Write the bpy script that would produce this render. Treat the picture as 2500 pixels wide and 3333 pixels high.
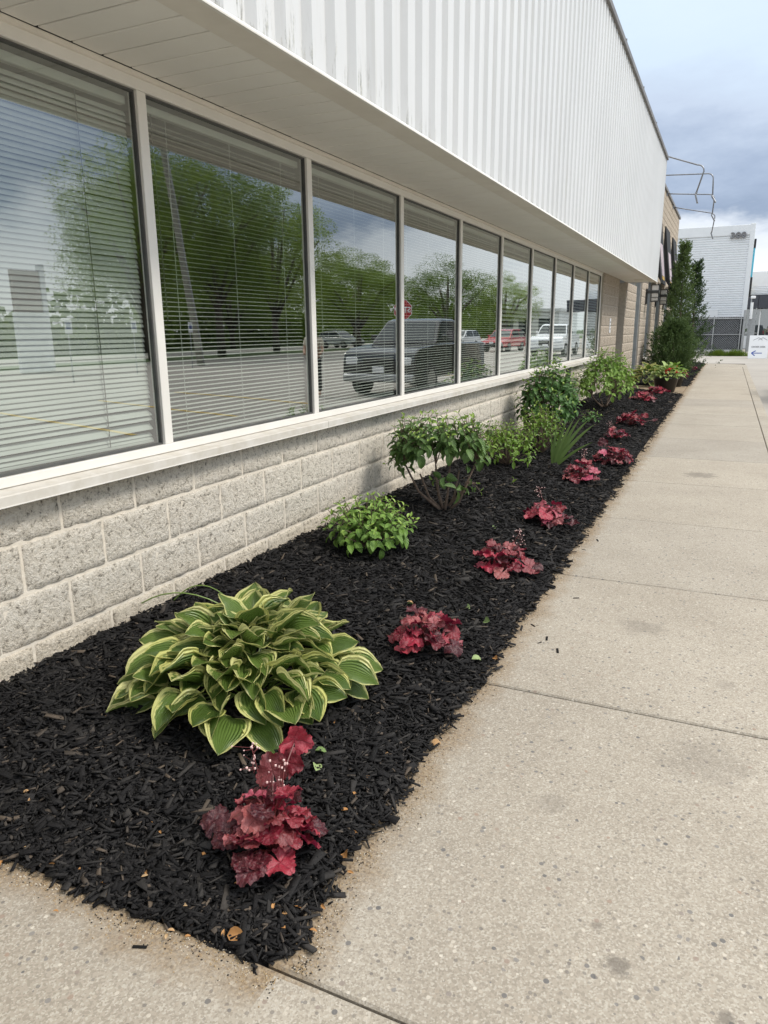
import bpy, bmesh, math, random
import numpy as np
from mathutils import Vector, Matrix, noise as mnoise

for o in list(bpy.data.objects): bpy.data.objects.remove(o)
SC = bpy.context.scene
COL = SC.collection
R_ = math.radians
random.seed(7); NR = np.random.default_rng(11)

# ------------------------------------------------------------------ camera
F, CX, CY = 2350.0, 1250.0, 1666.5           # photograph pixels (2500 x 3333)
CAMP = np.array([2.356, 0.0, 1.446])         # 2.36 m from the wall, eye height above the sidewalk
AX = np.array([[0.90669404, 0.09445578, -0.41107667],
               [0.42168639, -0.22448819, 0.87851331],
               [-0.0093012, -0.96988822, -0.24337282]])
cam = bpy.data.cameras.new('camera'); camo = bpy.data.objects.new('camera', cam); COL.objects.link(camo)
cam.sensor_fit = 'HORIZONTAL'; cam.sensor_width = 36; cam.lens = F / 2500 * 36
cam.clip_start = 0.02; cam.clip_end = 3000
camo.matrix_world = Matrix(((AX[0][0], -AX[0][1], -AX[0][2], CAMP[0]), (AX[1][0], -AX[1][1], -AX[1][2], CAMP[1]),
                            (AX[2][0], -AX[2][1], -AX[2][2], CAMP[2]), (0, 0, 0, 1)))
SC.camera = camo

# ------------------------------------------------------------------ sky, sun, exposure
SUN_EL, SUN_AZ = 50.0, 78.0      # azimuth measured from +y (along the wall) towards +x (the lot)
w = bpy.data.worlds.new('World'); SC.world = w; w.use_nodes = True
nt = w.node_tree; nt.nodes.clear()
def N(t, **k):
    n = nt.nodes.new(t)
    for a, b in k.items():
        if a in n.inputs: n.inputs[a].default_value = b
        else: setattr(n, a, b)
    return n
L = lambda a, b: nt.links.new(a, b)
sky = N('ShaderNodeTexSky', sky_type='NISHITA', sun_disc=False, sun_elevation=R_(SUN_EL), sun_rotation=R_(SUN_AZ))
tc = N('ShaderNodeTexCoord'); mp = N('ShaderNodeMapping'); mp.inputs['Scale'].default_value = (1, 1, 2.6); mp.inputs['Location'].default_value = (3.1, 1.7, 0.2)
L(tc.outputs['Generated'], mp.inputs['Vector'])
n1 = N('ShaderNodeTexNoise'); n1.inputs['Scale'].default_value = 2.3; n1.inputs['Detail'].default_value = 7; n1.inputs['Roughness'].default_value = .6
L(mp.outputs[0], n1.inputs['Vector'])
sx = N('ShaderNodeSeparateXYZ'); L(tc.outputs['Generated'], sx.inputs[0])
ma = N('ShaderNodeMath', operation='MULTIPLY_ADD'); L(n1.outputs['Fac'], ma.inputs[0]); ma.inputs[1].default_value = .34; ma.inputs[2].default_value = -.118
ad = N('ShaderNodeMath', operation='ADD'); L(sx.outputs['Z'], ad.inputs[0]); L(ma.outputs[0], ad.inputs[1])
rp = N('ShaderNodeValToRGB'); L(ad.outputs[0], rp.inputs[0])
els = rp.color_ramp.elements
stops = [(0.0, (.54, .56, .59)), (.135, (.62, .64, .67)), (.178, (.50, .53, .58)), (.205, (.19, .235, .325)), (.235, (.25, .30, .395)),
         (.285, (.375, .43, .52)), (.37, (.45, .53, .62)), (.5, (.50, .58, .67)), (.66, (.86, .91, .96)), (1.0, (1.30, 1.30, 1.29))]
els[0].position, els[0].color = stops[0][0], (*stops[0][1], 1)
els[1].position, els[1].color = stops[-1][0], (*stops[-1][1], 1)
for p_, c_ in stops[1:-1]:
    e_ = els.new(p_); e_.color = (*c_, 1)
sc = N('ShaderNodeVectorMath', operation='SCALE'); L(rp.outputs[0], sc.inputs[0]); sc.inputs['Scale'].default_value = 10.0
mx = N('ShaderNodeMixRGB'); mx.inputs[0].default_value = .9; L(sky.outputs[0], mx.inputs[1]); L(sc.outputs[0], mx.inputs[2])
bg = N('ShaderNodeBackground'); bg.inputs['Strength'].default_value = .1; L(mx.outputs[0], bg.inputs[0])
wo = N('ShaderNodeOutputWorld'); L(bg.outputs[0], wo.inputs[0])
sl = bpy.data.lights.new('sun', 'SUN'); sl.energy = 1.5; sl.angle = R_(14); sl.color = (1, .94, .85)
so = bpy.data.objects.new('sun', sl); COL.objects.link(so)
sd = Vector((math.sin(R_(SUN_AZ)) * math.cos(R_(SUN_EL)), math.cos(R_(SUN_AZ)) * math.cos(R_(SUN_EL)), math.sin(R_(SUN_EL))))
so.rotation_euler = sd.to_track_quat('Z', 'Y').to_euler(); so.location = (10, 5, 20)
SC.view_settings.view_transform = 'Standard'; SC.view_settings.look = 'None'
SC.view_settings.exposure = 0.80; SC.view_settings.gamma = 1; SC.view_settings.use_curve_mapping = False
SC.render.engine = 'CYCLES'
SC.cycles.max_bounces = 7; SC.cycles.diffuse_bounces = 4; SC.cycles.glossy_bounces = 3; SC.cycles.transparent_max_bounces = 24; SC.cycles.caustics_reflective = False; SC.cycles.caustics_refractive = False

# ------------------------------------------------------------------ pixel -> place helpers
def ray(x, y): return AX @ np.array([x - CX, y - CY, F])
def onx(x, y, X): r = ray(x, y); return CAMP + r * ((X - CAMP[0]) / r[0])
def onz(x, y, Z): r = ray(x, y); return CAMP + r * ((Z - CAMP[2]) / r[2])
def ony(x, y, Y): r = ray(x, y); return CAMP + r * (Y / r[1])

# ------------------------------------------------------------------ materials
MATS = {}
class Nt:
    def __init__(s, name):
        s.m = bpy.data.materials.new(name); s.m.use_nodes = True; s.t = s.m.node_tree; s.t.nodes.clear()
        s.out = s.n('ShaderNodeOutputMaterial'); s.geo = None
    def n(s, t, ins=None, **k):
        x = s.t.nodes.new(t)
        for a, b in k.items(): setattr(x, a, b)
        for a, b in (ins or {}).items():
            if hasattr(b, 'is_output') or isinstance(b, bpy.types.NodeSocket): s.t.links.new(b, x.inputs[a])
            else: x.inputs[a].default_value = b
        return x
    def pos(s):
        if not s.geo: s.geo = s.n('ShaderNodeNewGeometry')
        return s.geo.outputs['Position']
    def math(s, op, a, b=0.0, c=0.0, clamp=False):
        x = s.n('ShaderNodeMath', {0: a, 1: b, 2: c}, operation=op); x.use_clamp = clamp; return x.outputs[0]
    def noise(s, scale, detail=4, rough=.55, vec=None):
        return s.n('ShaderNodeTexNoise', {'Vector': vec if vec is not None else s.pos(), 'Scale': scale, 'Detail': detail, 'Roughness': rough}).outputs['Fac']
    def ramp(s, fac, stops, interp='LINEAR'):
        r = s.n('ShaderNodeValToRGB', {0: fac}); r.color_ramp.interpolation = interp; e = r.color_ramp.elements
        e[0].position, e[0].color = stops[0][0], col4(stops[0][1]); e[1].position, e[1].color = stops[-1][0], col4(stops[-1][1])
        for p, c in stops[1:-1]: q = e.new(p); q.color = col4(c)
        return r.outputs[0]
    def mix(s, f, a, b, mode='MIX'):
        return s.n('ShaderNodeMixRGB', {0: f, 1: col4(a) if isinstance(a, tuple) else a, 2: col4(b) if isinstance(b, tuple) else b}, blend_type=mode).outputs[0]
    def bump(s, h, strength=.4, dist=.01, nrm=None):
        i = {'Height': h, 'Strength': strength, 'Distance': dist}
        if nrm: i['Normal'] = nrm
        return s.n('ShaderNodeBump', i).outputs[0]
    def prin(s, col, rough=.6, nrm=None, metal=0, spec=.5, **k):
        i = {'Base Color': col4(col) if isinstance(col, tuple) else col, 'Roughness': rough, 'Metallic': metal, 'Specular IOR Level': spec}
        if nrm: i['Normal'] = nrm
        i.update(k)
        return s.n('ShaderNodeBsdfPrincipled', i)
    def end(s, sh):
        s.t.links.new(sh.outputs[0] if hasattr(sh, 'outputs') else sh, s.out.inputs[0]); MATS[s.m.name] = s.m; return s.m
def col4(c): return (*c, 1) if len(c) == 3 else c
def M(name, c1, c2=None, scale=6, rough=.6, bump=0, bscale=60, metal=0, spec=.5, **k):
    if name in MATS: return MATS[name]
    t = Nt(name); c2 = c2 or tuple(x * .82 for x in c1)
    c = t.ramp(t.noise(scale, 5, .6), [(.32, c2), (.66, c1)])
    nr = t.bump(t.noise(bscale, 4), bump, .01) if bump else None
    return t.end(t.prin(c, rough, nr, metal, spec, **k))

def mat_concrete():
    t = Nt('concrete'); p = t.pos()
    fine = t.n('ShaderNodeTexVoronoi', {'Vector': p, 'Scale': 210.0}, feature='F1')
    mid = t.n('ShaderNodeTexVoronoi', {'Vector': p, 'Scale': 78.0}, feature='F1')
    big = t.n('ShaderNodeTexVoronoi', {'Vector': p, 'Scale': 52.0}, feature='F1')
    base = t.ramp(t.noise(1.4, 6, .6), [(.3, (.31, .276, .229)), (.55, (.36, .325, .272)), (.75, (.40, .363, .307))])
    fr = t.n('ShaderNodeSeparateColor', {0: fine.outputs['Color']})
    c = t.mix(t.math('MULTIPLY', t.math('GREATER_THAN', fr.outputs[0], .60), .38), base, (.19, .165, .135))
    c = t.mix(t.math('MULTIPLY', t.math('LESS_THAN', fr.outputs[1], .25), .38), c, (.55, .52, .46))
    mr = t.n('ShaderNodeSeparateColor', {0: mid.outputs['Color']})
    peb = t.math('MULTIPLY', t.math('GREATER_THAN', mr.outputs[0], .78), t.math('LESS_THAN', mid.outputs['Distance'], .40))
    pc = t.ramp(mr.outputs[1], [(.0, (.13, .12, .115)), (.4, (.26, .235, .20)), (.7, (.36, .31, .25)), (.97, (.60, .56, .49))])
    c = t.mix(t.math('MULTIPLY', peb, .7), c, pc)
    br = t.n('ShaderNodeSeparateColor', {0: big.outputs['Color']})
    peb2 = t.math('MULTIPLY', t.math('GREATER_THAN', br.outputs[0], .925), t.math('LESS_THAN', big.outputs['Distance'], .36))
    c = t.mix(t.math('MULTIPLY', peb2, .85), c, t.ramp(br.outputs[1], [(0, (.10, .10, .105)), (.6, (.22, .21, .20)), (1, (.30, .22, .17))]))
    oi = t.n('ShaderNodeObjectInfo').outputs['Random']
    c = t.mix(1.0, c, t.ramp(oi, [(0, (.92, .92, .925)), (.5, (1, .99, .975)), (1, (1.05, 1.035, 1.01))]), 'MULTIPLY')
    # wear: broad stains, gum and tyre marks, sandy washed-out soil along the bed
    c = t.mix(t.math('MULTIPLY', t.ramp(t.noise(.75, 5, .65), [(.55, (0, 0, 0)), (.75, (1, 1, 1))]), .22), c, (.24, .205, .16))
    nz = t.noise(14, 5, .7)
    for (px, py, rad, am) in ((2010, 3143, .03, .6), (1945, 3010, .016, .45), (2300, 2480, .13, .22), (2085, 2040, .09, .28), (2360, 3310, .02, .6), (2280, 1546, .14, .5), (2360, 2230, .04, .2), (1800, 2620, .05, .25)):
        q = onz(px, py, 0)
        d = t.n('ShaderNodeVectorMath', {0: p, 1: (q[0], q[1], 0)}, operation='DISTANCE').outputs['Value']
        k = t.math('SUBTRACT', 1.0, t.math('DIVIDE', d, rad * 1.25)); k = t.math('ADD', k, t.math('MULTIPLY_ADD', nz, 2.6, -1.3))
        c = t.mix(t.math('MULTIPLY', t.math('MULTIPLY', k, 2.2, clamp=True), am), c, (.12, .105, .09))
    s = t.n('ShaderNodeSeparateXYZ', {0: p}); warp = t.math('MULTIPLY_ADD', t.noise(5.5, 5, .65), .26, -.13)
    ex = t.math('SUBTRACT', 1.0, t.math('DIVIDE', t.math('ADD', t.math('SUBTRACT', s.outputs['X'], 1.54), warp), .12), clamp=True)
    ex = t.math('MULTIPLY', ex, t.math('GREATER_THAN', s.outputs['Y'], 1.12))
    ey = t.math('SUBTRACT', 1.0, t.math('DIVIDE', t.math('ADD', t.math('SUBTRACT', 1.12, s.outputs['Y']), warp), .12), clamp=True)
    ey = t.math('MULTIPLY', ey, t.math('LESS_THAN', s.outputs['X'], 1.54))
    e = t.math('MULTIPLY', t.math('MAXIMUM', ex, ey), t.math('MULTIPLY_ADD', t.noise(70, 4, .7), 1.9, -.05), clamp=True)
    c = t.mix(t.math('MULTIPLY', e, .85, clamp=True), c, t.ramp(t.noise(120, 3), [(.35, (.13, .085, .048)), (.65, (.33, .24, .14))]))
    h = t.math('ADD', t.math('MULTIPLY', fine.outputs['Distance'], .5), t.noise(260, 3))
    return t.end(t.prin(c, .92, t.bump(h, .35, .004), spec=.25))
mat_concrete()

def mat_block(name, lo, mid, hi, low_tint=True):
    t = Nt(name); p = t.pos()
    n1 = t.noise(70, 5, .75); n2 = t.noise(26, 5, .65); n3 = t.noise(5, 4, .6)
    f = t.math('ADD', t.math('MULTIPLY', n1, .6), t.math('MULTIPLY', n2, .4))
    c = t.ramp(f, [(.385, lo), (.46, mid), (.54, hi), (.75, tuple(min(1, x * 1.06) for x in hi))])
    c = t.mix(t.math('MULTIPLY', n3, .22), c, tuple(x * .72 for x in mid))
    if low_tint:
        s = t.n('ShaderNodeSeparateXYZ', {0: p})
        c = t.mix(t.math('MULTIPLY', t.math('MULTIPLY_ADD', s.outputs['Z'], -2.6, 1.05, clamp=True), .55), c, (.80, .68, .50), 'MULTIPLY')
    return t.end(t.prin(c, .93, t.bump(f, 1.0, .03), spec=.2))
mat_block('split_block_paint', (.19, .17, .14), (.72, .65, .545), (.86, .795, .69))
mat_block('tan_stone', (.20, .165, .13), (.43, .365, .29), (.55, .475, .39), False)
M('mortar', (.74, .67, .565), (.62, .555, .46), 22, .9, .3, 90)
M('tan_mortar', (.56, .50, .42), (.45, .40, .33), 20, .9)
M('frame_paint', (.81, .785, .735), (.76, .735, .685), 3, .42, .05, 200)
M('sill_paint', (.68, .65, .60), (.56, .52, .45), 9, .5)
M('soffit_paint', (.88, .86, .81), (.84, .815, .76), 2.2, .55, .05, 150)
M('trim_paint', (.80, .755, .68), (.72, .675, .60), 4, .5)
M('dark_gasket', (.10, .10, .095), (.06, .06, .058), 9, .6)
M('cap_flashing', (.20, .19, .18), (.13, .12, .115), 4, .5)
M('blind_white', (.64, .655, .60), (.57, .585, .53), 4, .45)
M('cord_grey', (.16, .16, .15), None, 4, .8)
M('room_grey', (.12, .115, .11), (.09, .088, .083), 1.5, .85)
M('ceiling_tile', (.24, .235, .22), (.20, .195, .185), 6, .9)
def mat_glass():
    t = Nt('window_glass')
    lw = t.n('ShaderNodeLayerWeight', {'Blend': .5}).outputs['Facing']
    f = t.math('MULTIPLY_ADD', t.math('POWER', lw, 3.0), .74, .28, clamp=True)
    wob = t.bump(t.noise(.9, 2), .02, .04)
    g = t.n('ShaderNodeBsdfGlossy', {'Color': (.97, 1.0, .985, 1), 'Roughness': .0, 'Normal': wob})
    tr = t.n('ShaderNodeBsdfTransparent', {'Color': (.90, .945, .925, 1)})
    return t.end(t.n('ShaderNodeMixShader', {0: f, 1: tr.outputs[0], 2: g.outputs[0]}))
mat_glass()
def mat_clad():
    t = Nt('white_cladding'); p = t.pos(); s = t.n('ShaderNodeSeparateXYZ', {0: p})
    base = t.ramp(t.noise(.9, 4), [(.35, (.625, .63, .63)), (.65, (.665, .67, .67))])
    st = t.n('ShaderNodeMapping', {'Vector': p, 'Scale': (14, 14, .55)}); streak = t.noise(1.6, 6, .65, st.outputs[0])
    c = t.mix(t.math('MULTIPLY', t.ramp(streak, [(.52, (0, 0, 0)), (.72, (1, 1, 1))]), .28), base, (.52, .50, .45))
    low = t.math('MULTIPLY_ADD', s.outputs['Z'], -5.5, 15.0, clamp=True)        # grime that collects above the drip edge
    near = t.math('MULTIPLY_ADD', s.outputs['Y'], -.5, 2.3, clamp=True)
    st2 = t.n('ShaderNodeMapping', {'Vector': p, 'Scale': (20, 20, 2.4)}); g = t.noise(1.4, 7, .72, st2.outputs[0])
    k = t.math('MULTIPLY', t.math('MULTIPLY', low, t.math('MULTIPLY_ADD', near, 1.3, .22)), t.ramp(g, [(.545, (0, 0, 0)), (.68, (1, 1, 1))]))
    c = t.mix(t.math('MULTIPLY', k, .8, clamp=True), c, t.ramp(t.noise(60, 4, .7), [(.42, (.07, .07, .06)), (.6, (.42, .40, .31))]))
    return t.end(t.prin(c, .42, None, spec=.45))
mat_clad()
def mat_mulch():
    t = Nt('mulch_chip'); a = t.n('ShaderNodeAttribute', attribute_name='tone').outputs['Fac']
    c = t.ramp(a, [(0, (.006, .0058, .006)), (.45, (.012, .0112, .0115)), (.8, (.027, .0255, .025)), (.955, (.06, .055, .05)), (1, (.17, .13, .095))])
    c = t.mix(.35, c, t.ramp(t.noise(160, 4, .7), [(.35, (.004, .004, .004)), (.7, (.034, .032, .032))]))
    return t.end(t.prin(c, .85, t.bump(t.noise(300, 3), .5, .003), spec=.2))
mat_mulch()
M('mulch_soil', (.017, .015, .014), (.005, .005, .005), 60, .95, .9, 90, spec=.2)
M('slab_base', (.10, .085, .065), (.05, .042, .033), 40, .95)
def mat_asphalt():
    t = Nt('asphalt'); v = t.n('ShaderNodeTexVoronoi', {'Vector': t.pos(), 'Scale': 90.0})
    r = t.n('ShaderNodeSeparateColor', {0: v.outputs['Color']})
    c = t.ramp(t.noise(.35, 6, .65), [(.3, (.27, .25, .225)), (.7, (.36, .335, .30))])
    c = t.mix(t.math('MULTIPLY', r.outputs[0], .4), c, (.40, .375, .34))
    return t.end(t.prin(c, .9, t.bump(v.outputs['Distance'], .3, .004), spec=.3))
mat_asphalt()
M('road_grey', (.42, .40, .37), (.36, .34, .31), .6, .9)
M('grass_ground', (.075, .115, .03), (.045, .08, .02), 1.2, .95)
M('line_yellow', (.62, .42, .08), (.45, .31, .08), 9, .8)

def leafmat(name, stops, rough=.42, transl=.25, vein=0, spec=.4, nsc=40, backtint=None):
    """leaf colour from the object's own random value plus a mottling"""
    t = Nt(name); oi = t.n('ShaderNodeObjectInfo').outputs['Random']
    g = t.n('ShaderNodeNewGeometry'); t.geo = g
    f = t.math('ADD', t.math('MULTIPLY', oi, .8), t.math('MULTIPLY_ADD', t.noise(nsc, 3), .5, -.15), clamp=True)
    c = t.ramp(f, stops)
    if vein:
        uv = t.n('ShaderNodeUVMap').outputs[0]; s = t.n('ShaderNodeSeparateXYZ', {0: uv})
        u = t.math('ABSOLUTE', t.math('MULTIPLY_ADD', s.outputs[0], 2.0, -1.0))
        mid = t.math('LESS_THAN', u, .06)
        ph = t.math('SUBTRACT', t.math('MULTIPLY', s.outputs[1], vein), t.math('MULTIPLY', u, 2.2))
        sv = t.math('GREATER_THAN', t.math('SINE', t.math('MULTIPLY', ph, 6.283)), .86)
        k = t.math('MAXIMUM', mid, sv)
        c = t.mix(t.math('MULTIPLY', k, .28), c, tuple(min(1, x * 1.7 + .02) for x in stops[-1][1]))
        nr = t.bump(t.math('SINE', t.math('MULTIPLY', ph, 6.283)), .35, .004)
    else: nr = t.bump(t.noise(180, 3), .35, .004)
    if backtint: c = t.mix(g.outputs['Backfacing'], c, backtint)
    p = t.prin(c, rough, nr, spec=spec); tr = t.n('ShaderNodeBsdfTranslucent', {'Color': c})
    return t.end(t.n('ShaderNodeMixShader', {0: transl, 1: p.outputs[0], 2: tr.outputs[0]}))
leafmat('dogwood_bright', [(0, (0.118, 0.224, 0.041)), (.5, (0.189, 0.325, 0.059)), (1, (0.260, 0.401, 0.088))], vein=5)
leafmat('dogwood_dark', [(0, (0.067, 0.128, 0.034)), (.5, (0.110, 0.195, 0.051)), (1, (0.171, 0.275, 0.079))], vein=5)
leafmat('dogwood_mid', [(0, (0.054, 0.128, 0.034)), (.5, (0.095, 0.203, 0.054)), (1, (0.162, 0.297, 0.081))], vein=4)
leafmat('spirea_leaf', [(0, (0.096, 0.180, 0.026)), (.5, (0.168, 0.288, 0.036)), (1, (0.276, 0.408, 0.060))])
leafmat('shoot_tip', [(0, (.20, .32, .05)), (1, (.32, .45, .09))])
leafmat('iris_leaf', [(0, (.10, .17, .04)), (1, (.19, .27, .075))], nsc=14)
leafmat('juniper', [(0, (0.040, 0.075, 0.025)), (.5, (0.081, 0.132, 0.040)), (1, (0.149, 0.213, 0.069))], .7, .25, nsc=9)
leafmat('tree_leaf', [(0, (0.095, 0.157, 0.017)), (.5, (0.168, 0.246, 0.028)), (1, (0.258, 0.347, 0.050))], .6, .45, nsc=1.2)
def mat_heu():
    t = Nt('heuchera_leaf'); uv = t.n('ShaderNodeUVMap').outputs[0]; s = t.n('ShaderNodeSeparateXYZ', {0: uv}); oi = t.n('ShaderNodeObjectInfo').outputs['Random']; g_ = t.n('ShaderNodeNewGeometry'); t.geo = g_
    th = t.math('ARCTAN2', t.math('SUBTRACT', s.outputs[0], .5), t.math('SUBTRACT', s.outputs[1], .56))
    vn = t.math('ABSOLUTE', t.math('SINE', t.math('MULTIPLY', t.math('ADD', th, t.math('MULTIPLY_ADD', t.noise(60, 2), .3, -.15)), 1.862)))
    base = t.ramp(oi, [(0, (.035, .004, .009)), (.25, (.085, .008, .016)), (.42, (.24, .010, .028)), (.58, (.18, .032, .036)), (.72, (.37, .014, .045)), (.88, (.32, .09, .085)), (1, (.46, .07, .14))])
    mot = t.ramp(t.noise(130, 4, .65), [(.45, (0, 0, 0)), (.62, (1, 1, 1))])
    c = t.mix(t.math('MULTIPLY', mot, .32), base, (.30, .10, .10)); c = t.mix(t.math('MULTIPLY', t.math('LESS_THAN', vn, .075), .55), c, (.07, .010, .014))
    c = t.mix(g_.outputs['Backfacing'], c, (.25, .018, .05))
    p = t.prin(c, .36, t.bump(t.math('ADD', t.noise(110, 4, .6), t.math('MULTIPLY', vn, .6)), .6, .008), spec=.5); tr = t.n('ShaderNodeBsdfTranslucent', {'Color': c})
    return t.end(t.n('ShaderNodeMixShader', {0: .15, 1: p.outputs[0], 2: tr.outputs[0]}))
mat_heu()
leafmat('pot_leaf', [(0, (.12, .20, .04)), (.5, (.30, .42, .12)), (1, (.55, .60, .28))], nsc=60)
leafmat('fallen_leaf', [(0, (.34, .16, .05)), (.5, (.48, .25, .09)), (1, (.52, .38, .22))], .7, .1, nsc=50)
leafmat('green_litter', [(0, (.16, .25, .08)), (1, (.30, .38, .16))], .6, .1)
M('petiole_green', (.16, .24, .05), None, 20, .5)
M('petiole_red', (.16, .03, .03), None, 20, .5)
M('twig', (.21, .15, .11), (.11, .075, .055), 60, .85, .4, 200)
M('bark', (.12, .095, .07), (.06, .048, .036), 9, .95, .6, 30)
M('pink_flower', (.80, .55, .52), None, 40, .6)
M('red_flower', (.60, .02, .015), None, 40, .5)
def mat_hosta():
    t = Nt('hosta_leaf'); uv = t.n('ShaderNodeUVMap').outputs[0]; s = t.n('ShaderNodeSeparateXYZ', {0: uv})
    oi = t.n('ShaderNodeObjectInfo').outputs['Random']
    u = t.math('ABSOLUTE', t.math('MULTIPLY_ADD', s.outputs[0], 2.0, -1.0))
    off = t.n('ShaderNodeCombineXYZ', {0: s.outputs[0], 1: s.outputs[1], 2: t.math('MULTIPLY', oi, 40.0)})
    st = t.n('ShaderNodeMapping', {'Vector': off.outputs[0], 'Scale': (9, 2.2, 1)}); nz = t.noise(1.6, 5, .7, st.outputs[0])
    tip = t.math('MULTIPLY', t.math('POWER', s.outputs[1], 5.0), .16)
    e = t.math('ADD', t.math('ADD', u, tip), t.math('MULTIPLY_ADD', nz, .85, -.43))
    k = t.ramp(e, [(.74, (0, 0, 0)), (.79, (1, 1, 1))])
    gsc = t.ramp(t.math('ADD', t.math('MULTIPLY', oi, .7), t.math('MULTIPLY', t.noise(18, 4), .3)), [(.1, (.08, .14, .026)), (.5, (.125, .20, .04)), (.9, (.18, .265, .06))])
    ysc = t.ramp(oi, [(0, (.60, .60, .19)), (1, (.74, .72, .33))])
    gsc = t.mix(t.math('MULTIPLY', t.ramp(e, [(.62, (0, 0, 0)), (.70, (1, 1, 1))]), .55), gsc, (.20, .27, .07))
    c = t.mix(k, gsc, ysc)
    ph = t.math('MULTIPLY', t.math('POWER', u, .85), 44.0)
    vv = t.math('SINE', ph)
    c = t.mix(t.math('MULTIPLY', t.math('GREATER_THAN', vv, .82), .25), c, (.05, .085, .015))
    nr = t.bump(vv, .55, .006)
    p = t.prin(c, .36, nr, spec=.5); tr = t.n('ShaderNodeBsdfTranslucent', {'Color': c})
    return t.end(t.n('ShaderNodeMixShader', {0: .28, 1: p.outputs[0], 2: tr.outputs[0]}))
mat_hosta()
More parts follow.
